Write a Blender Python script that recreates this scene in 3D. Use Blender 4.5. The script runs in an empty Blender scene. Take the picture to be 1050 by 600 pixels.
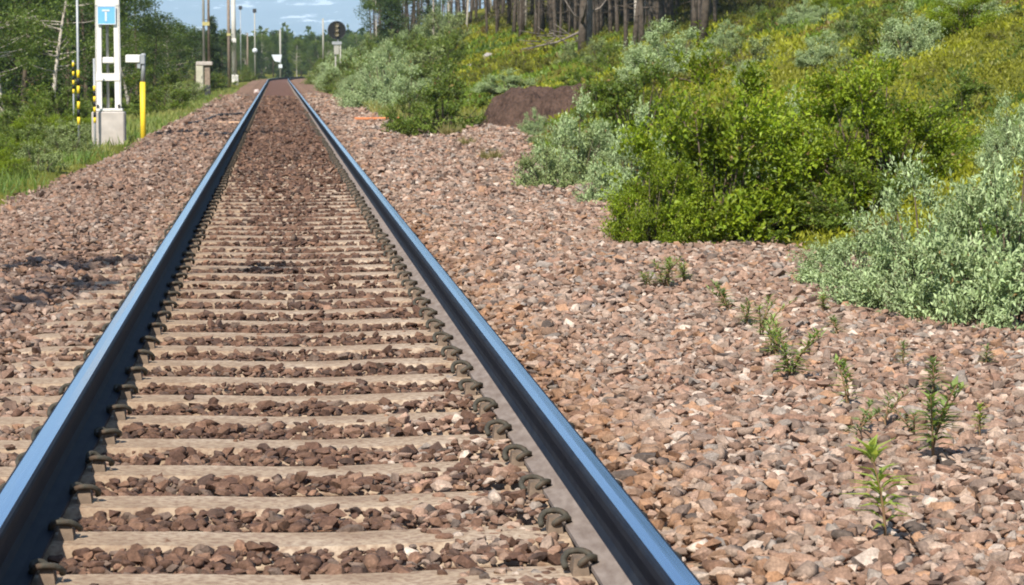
import bpy, bmesh, math, random
import numpy as np
from mathutils import Vector

# ------------------------------------------------------------------ camera, sky, sun, exposure
sc = bpy.context.scene
C = sc.collection
CAM = np.array([-0.082, 0.0, 1.25])
F_PX, YAW, PITCH = 2730.0, math.radians(5.026), math.radians(4.878)
cd = bpy.data.cameras.new('camera'); cam = bpy.data.objects.new('camera', cd); C.objects.link(cam)
cam.location = CAM; cam.rotation_euler = (math.pi / 2 - PITCH, 0, -YAW)
cd.sensor_fit = 'HORIZONTAL'; cd.sensor_width = 36.0; cd.lens = F_PX / 1050 * 36.0
cd.clip_start = 0.1; cd.clip_end = 60000
sc.camera = cam
cd.dof.use_dof = True; cd.dof.focus_distance = 11.0; cd.dof.aperture_fstop = 16.0
sc.cycles.filter_width = 1.9

SUN_EL, SHADOW_AZ = math.radians(47), math.radians(25)       # shadows fall away to the right
sdir = np.array([math.sin(SHADOW_AZ) * math.cos(SUN_EL), math.cos(SHADOW_AZ) * math.cos(SUN_EL), -math.sin(SUN_EL)])
w = bpy.data.worlds.new('World'); sc.world = w; w.use_nodes = True
nt = w.node_tree; bg = nt.nodes['Background']
sky = nt.nodes.new('ShaderNodeTexSky'); sky.sky_type = 'NISHITA'; sky.sun_disc = False
sky.sun_elevation = SUN_EL
sky.sun_rotation = math.atan2(-sdir[0], -sdir[1])
sky.air_density = 1.0; sky.dust_density = 0.2; sky.ozone_density = 2.0; sky.altitude = 400
nt.links.new(sky.outputs[0], bg.inputs[0]); bg.inputs[1].default_value = 0.11
sd = bpy.data.lights.new('sun', 'SUN'); sd.energy = 4.8; sd.angle = math.radians(0.53); sd.color = (1.0, 0.94, 0.85)
so = bpy.data.objects.new('sun', sd); C.objects.link(so)
so.rotation_euler = Vector(sdir).to_track_quat('-Z', 'Y').to_euler(); so.location = (-10, -10, 20)
sc.view_settings.view_transform = 'Standard'; sc.view_settings.look = 'None'
sc.view_settings.exposure = 0.70; sc.view_settings.gamma = 1.0
sc.cycles.use_denoising = True
sc.cycles.max_bounces = 6; sc.cycles.transparent_max_bounces = 8; sc.cycles.volume_bounces = 1
sc.cycles.sample_clamp_indirect = 6.0

rng = np.random.default_rng(7)
random.seed(7)

# ------------------------------------------------------------------ helpers
_fw = np.array([math.sin(YAW) * math.cos(PITCH), math.cos(YAW) * math.cos(PITCH), -math.sin(PITCH)])
_rt = np.array([math.cos(YAW), -math.sin(YAW), 0.0])
_up = np.cross(_rt, _fw)
def at(px, py, Y):
    d = _fw * F_PX + _rt * (px - 525) + _up * (300 - py)
    return CAM + d * (Y - CAM[1]) / d[1]
def project(P):
    d = P - CAM
    z = np.maximum(d @ _fw, 1e-3)
    return 525 + F_PX * (d @ _rt) / z, 300 - F_PX * (d @ _up) / z, z
def xcol(px, Y): return at(px, 67, Y)[0]

_T = np.random.default_rng(99).random((256, 256))
def vnoise(x, y):
    x = np.asarray(x, float); y = np.asarray(y, float)
    xi = np.floor(x).astype(int); yi = np.floor(y).astype(int)
    fx = x - xi; fy = y - yi
    fx = fx * fx * (3 - 2 * fx); fy = fy * fy * (3 - 2 * fy)
    a = _T[xi & 255, yi & 255]; b = _T[(xi + 1) & 255, yi & 255]
    c = _T[xi & 255, (yi + 1) & 255]; d = _T[(xi + 1) & 255, (yi + 1) & 255]
    return (a * (1 - fx) + b * fx) * (1 - fy) + (c * (1 - fx) + d * fx) * fy
def fnoise(x, y, o=3):
    x = np.asarray(x, float); y = np.asarray(y, float)
    s = 0; a = .5; t = 0
    for k in range(o):
        s = s + a * vnoise(x * 2 ** k + 17.3 * k, y * 2 ** k + 5.1 * k); t += a; a *= .5
    return s / t
def sstep(a, b, x):
    t = np.clip((np.asarray(x, float) - a) / (b - a), 0, 1); return t * t * (3 - 2 * t)

def tri_mesh(name, V, Fc, col=None, smooth=False, mats=(), midx=None):
    """smooth: bool, or one bool per face"""
    V = np.asarray(V, np.float32).reshape(-1, 3); Fc = np.asarray(Fc, np.int32)
    k = Fc.shape[1]; m = len(Fc)
    me = bpy.data.meshes.new(name)
    me.vertices.add(len(V)); me.vertices.foreach_set('co', V.ravel())
    me.loops.add(m * k); me.loops.foreach_set('vertex_index', Fc.ravel())
    me.polygons.add(m); me.polygons.foreach_set('loop_start', np.arange(0, m * k, k, dtype=np.int32))
    if midx is not None: me.polygons.foreach_set('material_index', np.asarray(midx, np.int32))
    me.update(calc_edges=True)
    me.polygons.foreach_set('use_smooth', np.full(m, smooth) if isinstance(smooth, bool) else smooth)
    if col is not None:
        a = me.color_attributes.new('Col', 'FLOAT_COLOR', 'POINT')
        c4 = np.ones((len(V), 4), np.float32); c4[:, :3] = col
        a.data.foreach_set('color', c4.ravel())
    for mt in mats: me.materials.append(mt)
    return me

class MB:
    """collects vertices and faces of one mesh"""
    def __init__(s): s.v = []; s.f = []; s.m = []; s.n = 0
    def add(s, V, Fc, mi=0):
        for p in V: s.v.append(tuple(p))
        for q in Fc: s.f.append(tuple(i + s.n for i in q)); s.m.append(mi)
        s.n += len(V); return s
    def box(s, c, d, mi=0, taper=1.0, rz=0.0, bev=0.0):
        x, y, z = d[0] / 2, d[1] / 2, d[2] / 2
        b = min(bev, x * .5, y * .5, z * .5)
        P = []
        if b <= 0:
            for k, zz in ((1, -z), (taper, z)):
                for a, e in ((-1, -1), (1, -1), (1, 1), (-1, 1)): P.append((a * x * k, e * y * k, zz))
            Fc = [(3, 2, 1, 0), (4, 5, 6, 7)] + [(i, (i + 1) % 4, 4 + (i + 1) % 4, 4 + i) for i in range(4)]
        else:
            lv = [(-z, b), (-z + b, 0), (z - b, 0), (z, b)]
            for zz, ins in lv:
                k = taper if zz > 0 else 1
                X, Y2 = x * k - ins, y * k - ins
                for (a, e, da, de) in ((-1, -1, b, 0), (1, -1, -b, 0), (1, -1, 0, b), (1, 1, 0, -b), (1, 1, -b, 0), (-1, 1, b, 0), (-1, 1, 0, -b), (-1, -1, 0, b)):
                    P.append((a * X + da, e * Y2 + de, zz))
            Fc = [tuple(range(7, -1, -1)), tuple(range(24, 32))]
            for r in range(3):
                for i in range(8): Fc.append((r * 8 + i, r * 8 + (i + 1) % 8, r * 8 + 8 + (i + 1) % 8, r * 8 + 8 + i))
        cs, sn = math.cos(rz), math.sin(rz)
        P = [(c[0] + p[0] * cs - p[1] * sn, c[1] + p[0] * sn + p[1] * cs, c[2] + p[2]) for p in P]
        return s.add(P, Fc, mi)
    def tube(s, pts, rad, n=6, mi=0, cap=True):
        pts = [Vector(p) for p in pts]
        if not hasattr(rad, '__len__'): rad = [rad] * len(pts)
        V = []; up = None
        for i, p in enumerate(pts):
            t = (pts[min(i + 1, len(pts) - 1)] - pts[max(i - 1, 0)]).normalized()
            if up is None:
                up = Vector((0, 0, 1)) if abs(t.z) < .9 else Vector((1, 0, 0))
            a = t.cross(up).normalized(); up = a.cross(t).normalized()
            for k in range(n):
                q = 2 * math.pi * k / n
                V.append(p + (a * math.cos(q) + up * math.sin(q)) * rad[i])
        Fc = []
        for i in range(len(pts) - 1):
            for k in range(n):
                Fc.append((i * n + k, i * n + (k + 1) % n, (i + 1) * n + (k + 1) % n, (i + 1) * n + k))
        if cap:
            Fc.append(tuple(range(n - 1, -1, -1))); Fc.append(tuple((len(pts) - 1) * n + k for k in range(n)))
        return s.add(V, Fc, mi)
    def mesh(s, name, mats, smooth=False):
        me = bpy.data.meshes.new(name)
        me.from_pydata(s.v, [], s.f); me.update()
        for m in (mats if isinstance(mats, (list, tuple)) else [mats]): me.materials.append(m)
        me.polygons.foreach_set('material_index', s.m)
        if smooth: me.polygons.foreach_set('use_smooth', [True] * len(me.polygons))
        return me

def tag(o, label=None, cat=None, group=None, kind=None):
    if label: o['label'] = label
    if cat: o['category'] = cat
    if group: o['group'] = group
    if kind: o['kind'] = kind
    return o
def obj(name, me, parent=None, loc=None, rz=0, scale=None):
    o = bpy.data.objects.new(name, me); C.objects.link(o)
    if parent is not None: o.parent = parent
    if loc is not None: o.location = tuple(float(q) for q in loc)
    if rz: o.rotation_euler = (0, 0, rz)
    if scale is not None: o.scale = (scale,) * 3 if not hasattr(scale, '__len__') else scale
    return o
def thing(name, label, cat, loc, rz=0, scale=None, group=None):
    o = obj(name, None, None, loc, rz, scale); o.empty_display_size = .1
    return tag(o, label, cat, group)
def place(parts, name, label, cat, loc, rz=0, scale=None, group=None):
    t = thing(name, label, cat, loc, rz, scale, group)
    for pn, me in parts: obj(pn, me, t)
    return t

# ------------------------------------------------------------------ materials
class N:
    def __init__(s, name):
        s.m = bpy.data.materials.new(name); s.m.use_nodes = True
        s.t = s.m.node_tree; s.b = s.t.nodes['Principled BSDF']; s.out = s.t.nodes['Material Output']
    def n(s, typ, **kw):
        x = s.t.nodes.new(typ)
        for k, v in kw.items():
            if k.startswith('i_'): x.inputs[k[2:].replace('_', ' ')].default_value = v
            else: setattr(x, k, v)
        return x
    def l(s, a, b): s.t.links.new(a, b)
    def coord(s, kind='Object', scale=None):
        c = s.n('ShaderNodeTexCoord').outputs[kind]
        if scale is not None:
            mp = s.n('ShaderNodeMapping'); mp.inputs['Scale'].default_value = scale; s.l(c, mp.inputs[0]); return mp.outputs[0]
        return c
    def noise(s, scale, detail=4, vec=None, rough=.55):
        x = s.n('ShaderNodeTexNoise'); x.inputs['Scale'].default_value = scale; x.inputs['Detail'].default_value = detail
        x.inputs['Roughness'].default_value = rough
        s.l(vec if vec is not None else s.coord(), x.inputs['Vector']); return x.outputs[0]
    def ramp(s, fac, stops, interp='LINEAR'):
        r = s.n('ShaderNodeValToRGB'); r.color_ramp.interpolation = interp
        e = r.color_ramp.elements
        while len(e) < len(stops): e.new(.5)
        for q, (p, c) in zip(e, stops):
            q.position = p; q.color = (*c, 1) if hasattr(c, '__len__') else (c, c, c, 1)
        s.l(fac, r.inputs[0]); return r.outputs[0]
    def mix(s, fac, a, b, mode='MIX'):
        x = s.n('ShaderNodeMix', data_type='RGBA', blend_type=mode)
        for sock, v in ((x.inputs[0], fac), (x.inputs[6], a), (x.inputs[7], b)):
            if hasattr(v, 'node'): s.l(v, sock)
            elif hasattr(v, '__len__'): sock.default_value = (*v, 1)
            else: sock.default_value = v
        return x.outputs[2]
    def math(s, op, a, b=0.0):
        x = s.n('ShaderNodeMath', operation=op)
        for i, v in enumerate((a, b)):
            if hasattr(v, 'node'): s.l(v, x.inputs[i])
            else: x.inputs[i].default_value = v
        return x.outputs[0]
    def base(s, c, rough=.8, metal=0.0, spec=.3):
        if hasattr(c, 'node'): s.l(c, s.b.inputs['Base Color'])
        else: s.b.inputs['Base Color'].default_value = (*c, 1)
        if hasattr(rough, 'node'): s.l(rough, s.b.inputs['Roughness'])
        else: s.b.inputs['Roughness'].default_value = rough
        s.b.inputs['Metallic'].default_value = metal
        s.b.inputs['Specular IOR Level'].default_value = spec; return s
    def bump(s, h, strength=.4, dist=.01):
        x = s.n('ShaderNodeBump'); x.inputs['Strength'].default_value = strength; x.inputs['Distance'].default_value = dist
        s.l(h, x.inputs['Height']); s.l(x.outputs[0], s.b.inputs['Normal']); return s

def attr(g): return g.n('ShaderNodeAttribute', attribute_name='Col').outputs['Color']

def m_simple(name, c, rough=.7, metal=0., var=.25, scale=8., bump=0.15, dirt=None):
    g = N(name); v = g.noise(scale, 5)
    col = g.mix(g.ramp(v, [(.3, 0.), (.7, 1.)]), tuple(x * (1 - var) for x in c), tuple(min(1, x * (1 + var)) for x in c))
    if dirt is not None:
        col = g.mix(g.ramp(g.noise(scale * .35, 6), [(.5, 0.), (.72, .75)]), col, dirt)
    g.base(col, rough, metal); 
    if bump: g.bump(g.noise(scale * 6, 4), bump, .004)
    return g.m

def m_leaf(name, trans=.35, rough=.5, spec=.35):
    g = N(name); c = attr(g)
    g.base(c, rough, 0, spec)
    tr = g.n('ShaderNodeBsdfTranslucent'); g.l(g.mix(1.0, c, (1.25, 1.2, .55), 'MULTIPLY'), tr.inputs[0])
    mx = g.n('ShaderNodeMixShader'); mx.inputs[0].default_value = trans
    g.l(g.b.outputs[0], mx.inputs[1]); g.l(tr.outputs[0], mx.inputs[2]); g.l(mx.outputs[0], g.out.inputs[0])
    return g.m

g = N('stone'); c = attr(g); v = g.noise(26, 6); v2 = g.noise(140, 3)
c = g.mix(1.0, c, g.ramp(v, [(.3, .68), (.7, 1.3)]), 'MULTIPLY')
c = g.mix(.5, c, g.ramp(v2, [(.35, .6), (.65, 1.35)]), 'MULTIPLY')
g.base(c, .88, 0, .2).bump(g.noise(90, 5), .5, .006); M_STONE = g.m

g = N('ballast'); c = attr(g)
vo = g.n('ShaderNodeTexVoronoi', feature='F1'); vo.inputs['Scale'].default_value = 21; g.l(g.coord(), vo.inputs['Vector'])
vd = g.n('ShaderNodeTexVoronoi', feature='DISTANCE_TO_EDGE'); vd.inputs['Scale'].default_value = 21; g.l(g.coord(), vd.inputs['Vector'])
sep = g.n('ShaderNodeSeparateColor'); g.l(vo.outputs['Color'], sep.inputs[0])
c = g.mix(1.0, c, g.ramp(sep.outputs[0], [(0, (.45, .42, .42)), (.3, (.8, .75, .72)), (.6, (1.05, 1, .98)), (.85, (1.3, 1.15, 1.05)), (1, (1.7, 1.6, 1.5))]), 'MULTIPLY')
c = g.mix(1.0, c, g.ramp(g.noise(.9, 5), [(.3, (.8, .78, .78)), (.7, (1.2, 1.15, 1.1))]), 'MULTIPLY')
g.base(c, .92, 0, .15)
g.bump(g.math('ADD', g.math('MINIMUM', vd.outputs['Distance'], .3), g.math('MULTIPLY', g.noise(60, 4), .25)), 1.0, .05); M_BALLAST = g.m

g = N('sleeper_concrete'); v = g.noise(3, 6); v2 = g.noise(45, 5)
c = g.ramp(v, [(.28, (.22, .152, .098)), (.5, (.38, .285, .195)), (.75, (.47, .375, .275))])
c = g.mix(g.ramp(v2, [(.40, 0.), (.66, .75)]), c, (.17, .10, .065))
g.base(c, .9, 0, .2).bump(g.noise(70, 5), .5, .006); M_SLEEPER = g.m
M_SHOULDER = m_simple('cast_shoulder', (.16, .115, .08), .85, 0, .35, 30, .4)
M_CLIP = m_simple('spring_steel_clip', (.062, .055, .04), .75, .1, .4, 40, .4, dirt=(.12, .065, .038))
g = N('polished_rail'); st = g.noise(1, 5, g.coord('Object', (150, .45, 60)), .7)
g.base(g.ramp(st, [(.32, (.09, .20, .38)), (.5, (.16, .30, .50)), (.66, (.30, .43, .60))]), g.ramp(st, [(.3, .13), (.75, .24)]), 1.0); M_RAILTOP = g.m  # blue of the reflected sky is put into the metal colour
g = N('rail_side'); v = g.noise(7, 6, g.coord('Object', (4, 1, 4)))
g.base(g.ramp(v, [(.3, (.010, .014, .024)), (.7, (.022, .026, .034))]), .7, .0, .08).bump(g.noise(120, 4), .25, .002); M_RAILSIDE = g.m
g = N('rail_foot'); v = g.noise(9, 6, g.coord('Object', (4, 1, 4)))
g.base(g.ramp(v, [(.3, (.16, .12, .095)), (.7, (.27, .22, .185))]), .8, .0, .3).bump(g.noise(120, 4), .25, .002); M_RAILFOOT = g.m

g = N('heath_ground'); v = g.noise(.35, 6); v2 = g.noise(6, 6)
c = g.ramp(v, [(.3, (.07, .09, .016)), (.48, (.14, .145, .02)), (.6, (.18, .17, .022)), (.72, (.12, .095, .03))])
c = g.mix(g.ramp(v2, [(.5, 0.), (.75, .6)]), c, (.06, .05, .02))
g.base(c, .95, 0, .1).bump(g.noise(12, 6), 1., .08); M_GROUND = g.m

M_LEAF = m_leaf('leaves', .42); M_SAGE = m_leaf('downy_leaves', .22, .7, .2); M_GRASS = m_leaf('grass_blades', .3, .55)
M_NEEDLE = m_leaf('needles', .12, .6, .25)
M_TWIG = m_simple('twig_bark', (.10, .075, .05), .9, 0, .4, 20, .3)
M_BARK = m_simple('pine_bark', (.085, .066, .05), .95, 0, .5, 10, .6, dirt=(.14, .12, .10))
g = N('birch_bark'); v = g.noise(3, 5, g.coord('Object', (6, 6, 1.5))); v2 = g.noise(4, 5, g.coord('Object', (2, 2, 9)))
c = g.ramp(v, [(.3, (.34, .28, .22)), (.6, (.56, .50, .42))])
c = g.mix(g.ramp(v2, [(.55, 0.), (.66, .85)]), c, (.06, .045, .04)); g.base(c, .8).bump(v2, .3, .01); M_BIRCH = g.m
M_DEADWOOD = m_simple('dead_wood', (.19, .16, .135), .9, 0, .35, 12, .4)

# ------------------------------------------------------------------ terrain
def cxl(Y):
    Y = np.asarray(Y, float); return np.where(Y > 205, (Y - 205) ** 2 / 860.0, 0) * (Y < 500) + np.where(Y >= 500, 101.2 + (Y - 500) * .69, 0)
def edgeL(Y): return np.interp(Y, [0, 14, 28, 41, 59, 122, 200], [3.2, 3.0, 2.85, 2.45, 2.25, 2.05, 2.0]) + .16 * (fnoise(np.asarray(Y, float) * .45, 3.3) - .5)
def edgeR(Y): return np.interp(Y, [0, 10, 14, 19, 27, 40, 50, 60, 90, 140, 200], [4.6, 4.2, 3.7, 3.0, 2.9, 3.5, 3.3, 2.5, 2.5, 2.6, 2.8]) + .4 * (fnoise(np.asarray(Y, float) * .3, 9.3) - .5)
def Bz(u, Y):
    """top of the ballast"""
    u = np.asarray(u, float); Y = np.asarray(Y, float)
    z = np.full(np.broadcast(u, Y).shape, -.045) + .078 * sstep(52, 68, Y) * (np.abs(u) < 1.5)
    l = np.clip(-u, 0, None)
    z = z + (.05 + .06 * sstep(13, 19, Y)) * sstep(1.15, 1.6, l) * (1 - sstep(2.0, 2.6, l)) - .13 * sstep(1.9, 3.0, l)
    r = np.clip(u, 0, None)
    z = z + .075 * sstep(.80, 1.0, r)
    z = z + .10 * (fnoise(u * .9 + 4, Y * .5, 3) - .45) * sstep(1.2, 2., np.abs(u))
    z = z + .22 * np.exp(-((u - 3.35) / .8) ** 2 - ((Y - 42) / 5.5) ** 2)
    return z
def slope(Y): return np.interp(Y, [0, 80, 130, 180], [.33, .33, .5, .55])
def Hg(X, Y):
    """top of the natural ground"""
    X = np.asarray(X, float); Y = np.asarray(Y, float); u = X - cxl(Y)
    d = np.clip(u - 3.1, 0, None)
    d = np.sqrt(d * d + .35) - .59
    far = 1 - .8 * sstep(210, 420, Y)
    h = slope(Y) * 11 * (1 - np.exp(-np.clip(d, 0, None) / 11.)) * 1.35 * far
    h = np.minimum(h, 6.5) 
    h = h * (1 - .6 * sstep(40, 200, u))
    h = h + (.5 * (fnoise(X * .35, Y * .35) - .5) + .22 * (fnoise(X * 1.7 + 3, Y * 1.7) - .5)) * sstep(3.2, 5.5, u)
    l = np.clip(-u - 2.1, 0, None)
    h = h - .22 * sstep(0, 2.2, l) + .3 * (fnoise(X * .4, Y * .4) - .5) * sstep(.6, 3, l) + .9 * sstep(9, 40, l) 
    inside = sstep(-edgeL(Y) - .1, -edgeL(Y) + .3, u) * (1 - sstep(edgeR(Y) - .3, edgeR(Y) + .1, u))
    return h - .25 * inside
def Htop(X, Y):
    u = np.asarray(X, float) - cxl(Y)
    b = (u > -edgeL(Y)) & (u < edgeR(Y))
    return np.where(b, Bz(u, Y), Hg(X, Y))
def P(px, Y, dz=0.0):
    x = xcol(px, Y); return (x, Y, float(Htop(x, Y)) + dz)

def grid_mesh(name, xs, ys, zf, mat, col=None, smooth=True):
    X, Y = np.meshgrid(xs, ys); Z = zf(X, Y)
    V = np.stack([X, Y, Z], -1).reshape(-1, 3); nx, ny = len(xs), len(ys)
    i = np.arange(nx * ny).reshape(ny, nx)
    Q = np.stack([i[:-1, :-1], i[:-1, 1:], i[1:, 1:], i[1:, :-1]], -1).reshape(-1, 4)
    return tri_mesh(name, V, Q, col=None if col is None else col(X, Y).reshape(-1, 3), smooth=smooth, mats=[mat])
def geo(a, step, k, end):
    o = [a]
    while o[-1] < end: o.append(o[-1] + step); step *= k
    return np.array(o)
xr = np.concatenate([np.arange(-9, 16, .4), geo(16, .4, 1.12, 16000)]); xl = -geo(9, .4, 1.12, 16000)[1:]
xs = np.concatenate([xl[::-1], xr])
ys = np.concatenate([-geo(0, 3, 1.5, 900)[1:][::-1], np.arange(0, 90, .6), np.arange(90, 330, 1.6), geo(330, 2, 1.12, 17000)])
ground = tag(obj('ground', grid_mesh('ground', xs, ys, Hg, M_GROUND)), 'heathy ground with moss and leaf litter beside the line', kind='structure')

def ballast_col(u, Y):
    o = np.empty(u.shape + (3,))
    inn = np.array([.15, .09, .06]); out = np.array([.25, .17, .12])
    k = (sstep(.7, 1.1, np.abs(u)))[..., None]
    o[:] = inn * (1 - k) + out * k
    far = sstep(50, 110, Y)[..., None] * (1 - k)
    return o * (1 - far) + np.array([.165, .098, .074]) * far
ub = np.linspace(-3.5, 5.2, 88)
yb = np.concatenate([np.arange(3, 40, .2), np.arange(40, 120, .8), np.arange(120, 336, 2.5)])
UB, YB = np.meshgrid(ub, yb)
ZB = Bz(UB, YB) - .02
ZB -= .6 * sstep(0, .35, -UB - edgeL(YB)) + .6 * sstep(0, .35, UB - edgeR(YB))
VB = np.stack([UB + cxl(YB), YB, ZB], -1).reshape(-1, 3)
ii = np.arange(UB.size).reshape(UB.shape)
QB = np.stack([ii[:-1, :-1], ii[:-1, 1:], ii[1:, 1:], ii[1:, :-1]], -1).reshape(-1, 4)
ballast = tag(obj('ballast', tri_mesh('ballast', VB, QB, col=ballast_col(UB, YB).reshape(-1, 3), smooth=True, mats=[M_BALLAST])),
              'brown and pink crushed stone ballast under the railway track', kind='structure')

# ------------------------------------------------------------------ railway track
track = thing('railway_track', 'single straight railway track with shiny rails on concrete sleepers', 'railway track', (0, 6.45, 0))
half = [(.075, .0), (.075, .012), (.045, .019), (.018, .03), (.009, .05), (.009, .118), (.016, .131), (.0352, .139), (.0362, .160), (.033, .1675), (.025, .1712), (.0, .1722)]
prof = [(-x, z) for x, z in half] + [(x, z) for x, z in half[-2::-1]]
mid = []
for i in range(len(prof)):
    a, b = prof[i], prof[(i + 1) % len(prof)]
    zz = (a[1] + b[1]) / 2
    mid.append(0 if zz > .1695 else (2 if (0.0001 < zz < .03) else 1))
def rail_mesh(u0, name, foot):
    Ys = np.concatenate([np.arange(2, 205, 7), np.arange(205, 340, 3)]); mb = MB(); n = len(prof)
    V = []; Fc = []
    for k, Y in enumerate(Ys):
        cx = float(cxl(Y)); sl = float(cxl(Y + .5) - cxl(Y - .5))
        for x, z in prof: V.append((cx + u0 + x, Y - sl * (u0 + x) - 6.45, z + .012))
    for k in range(len(Ys) - 1):
        for i in range(n):
            j = (i + 1) % n
            mb.f.append((k * n + i, (k + 1) * n + i, (k + 1) * n + j, k * n + j)); mb.m.append(mid[i])
    mb.v = V
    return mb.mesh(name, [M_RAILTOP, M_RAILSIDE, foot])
obj('rail', rail_mesh(-.7535, 'rail', M_RAILSIDE), track); obj('rail', rail_mesh(.7535, 'rail', M_RAILFOOT), track)  # left rail's foot takes the dark side colour to paint in its shade

# sleeper (its cast shoulders are set in the concrete)
def sleeper_mesh():
    mb = MB(); xs_ = np.linspace(-1.27, 1.27, 25); V = []; r_ = np.random.default_rng(3)
    for x in xs_:
        dip = -.012 * math.exp(-(x / .35) ** 2); e = .018 if abs(x) > 1.25 else 0
        wt = .118 - e + r_.normal(0, .0015); zt = dip - e * .8
        for y, z in ((-.15, -.2), (-.15, -.06), (-wt, zt - .012), (-wt + .012, zt), (0, zt + .002), (wt - .012, zt), (wt, zt - .012), (.15, -.06), (.15, -.2)): V.append((x, y, z))
    Fc = []
    for i in range(24):
        for k in range(8): Fc.append((i * 9 + k, (i + 1) * 9 + k, (i + 1) * 9 + k + 1, i * 9 + k + 1))
        Fc.append((i * 9 + 8, (i + 1) * 9 + 8, (i + 1) * 9, i * 9))
    Fc.append(tuple(range(9))); Fc.append(tuple(24 * 9 + k for k in range(8, -1, -1)))
    mb.add(V, Fc)
    for s in (-1, 1):
        for u in (.649, .858): mb.box((s * u, 0, .018), (.045, .085, .05), 1, .7)
    return mb.mesh('sleeper', [M_SLEEPER, M_SHOULDER])
SL = sleeper_mesh()
def smooth_path(pts, sub=3):
    pts = [np.array(p, float) for p in pts]; o = []
    for i in range(len(pts) - 1):
        p0, p1, p2, p3 = pts[max(i - 1, 0)], pts[i], pts[i + 1], pts[min(i + 2, len(pts) - 1)]
        for t in np.arange(sub) / sub:
            o.append(.5 * (2 * p1 + (p2 - p0) * t + (2 * p0 - 5 * p1 + 4 * p2 - p3) * t * t + (3 * p1 - p0 - 3 * p2 + p3) * t ** 3))
    return o + [pts[-1]]
ep = [(0, .05, .035), (0, -.03, .035), (.004, -.055, .045), (.028, -.062, .07), (.052, -.035, .068), (.052, .0, .044), (.05, .022, .044),
      (.038, .052, .07), (.006, .062, .085), (-.034, .052, .078), (-.05, .015, .05), (-.045, -.03, .03)]
def clip_mesh():
    mb = MB(); mb.tube([(q[0] * .74, q[1] * .64, q[2] * .55 + .004) for q in smooth_path(ep, 2)], .0088, 6); return mb.mesh('rail_clip', M_CLIP, True)
CLIP = clip_mesh()
N_SL = 230
SLY = [6.45 - 1.2 + .6 * k for k in range(N_SL)]
clip_left = 300
for k, Y in enumerate(SLY):
    s = obj('sleeper', SL, track, (random.gauss(0, .006), Y - 6.45, 0)); s.rotation_euler = (0, 0, random.gauss(0, .004))
    if k < 75:
        for u, fl in ((-.649, -1), (-.858, 1), (.649, 1), (.858, -1)):
            c_ = obj('rail_clip', CLIP, s, (u, 0, 0)); c_.rotation_euler = (random.gauss(0, .05), random.gauss(0, .06), (0 if fl == 1 else math.pi) + random.gauss(0, .09))
# remaining clips, too far off to pick apart
cv = np.array([v.co[:] for v in CLIP.vertices]); CLIP.calc_loop_triangles(); ct = np.array([t.vertices[:] for t in CLIP.loop_triangles])
V = []; Fc = []; n0 = 0
for Y in SLY[75:115]:
    for u, fl in ((-.649, -1), (-.858, 1), (.649, 1), (.858, -1)):
        V.append(cv * np.array([fl, fl, 1]) + np.array([u, Y - 6.45, 0])); Fc.append(ct + n0); n0 += len(cv)
tag(obj('rail_clips', tri_mesh('rail_clips', np.concatenate(V), np.concatenate(Fc), smooth=True, mats=[M_CLIP]), track), kind='stuff')

# ------------------------------------------------------------------ ballast stones
def hull(npts, seed):
    r_ = np.random.default_rng(seed); p = r_.normal(size=(npts, 3)); p /= np.linalg.norm(p, axis=1)[:, None]
    p *= r_.uniform(.78, 1.08, (npts, 1)); p *= np.array([1.15, .9, .72])
    bm = bmesh.new()
    for q in p: bm.verts.new(q)
    rr = bmesh.ops.convex_hull(bm, input=bm.verts)
    bmesh.ops.delete(bm, geom=[v for v in bm.verts if not v.link_faces], context='VERTS')
    bmesh.ops.triangulate(bm, faces=bm.faces); bm.verts.index_update()
    V = np.array([v.co[:] for v in bm.verts]); Fc = np.array([[v.index for v in f.verts] for f in bm.faces]); bm.free(); V = V - V.mean(0)
    return V, Fc
HUL = [hull(11, 100 + i) for i in range(16)]; HULN = [hull(16, 300 + i) for i in range(16)]; HULF = [hull(7, 200 + i) for i in range(16)]
def rotmats(n, r_):
    q = r_.normal(size=(n, 4)); q /= np.linalg.norm(q, axis=1)[:, None]; a, b, c, d = q.T
    return np.stack([1 - 2 * (c * c + d * d), 2 * (b * c - a * d), 2 * (b * d + a * c), 2 * (b * c + a * d), 1 - 2 * (b * b + d * d), 2 * (c * d - a * b),
                     2 * (b * d - a * c), 2 * (c * d + a * b), 1 - 2 * (b * b + c * c)], -1).reshape(n, 3, 3)
PAL_IN = np.array([(.19, .105, .07), (.155, .085, .06), (.235, .135, .09), (.12, .075, .06), (.28, .155, .10), (.21, .15, .12), (.33, .20, .14)])
PW_IN = np.array([.27, .24, .18, .12, .07, .08, .04])
PAL_OUT = np.array([(.40, .265, .19), (.36, .275, .215), (.47, .36, .28), (.31, .20, .14), (.43, .25, .14), (.24, .18, .145), (.58, .50, .42), (.13, .105, .09), (.37, .22, .15), (.33, .295, .26)])
PW_OUT = np.array([.20, .16, .14, .16, .06, .08, .05, .03, .07, .05])
sly = np.array(SLY)
def scatter(u0, u1, y0, y1, sp):
    nx = int((u1 - u0) / sp); ny = int((y1 - y0) / sp)
    U, Y = np.meshgrid(u0 + (np.arange(nx) + .5) * sp, y0 + (np.arange(ny) + .5) * sp)
    U = U.ravel() + rng.uniform(-.5, .5, U.size) * sp; Y = Y.ravel() + rng.uniform(-.5, .5, Y.size) * sp
    return U, Y
S = []
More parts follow.
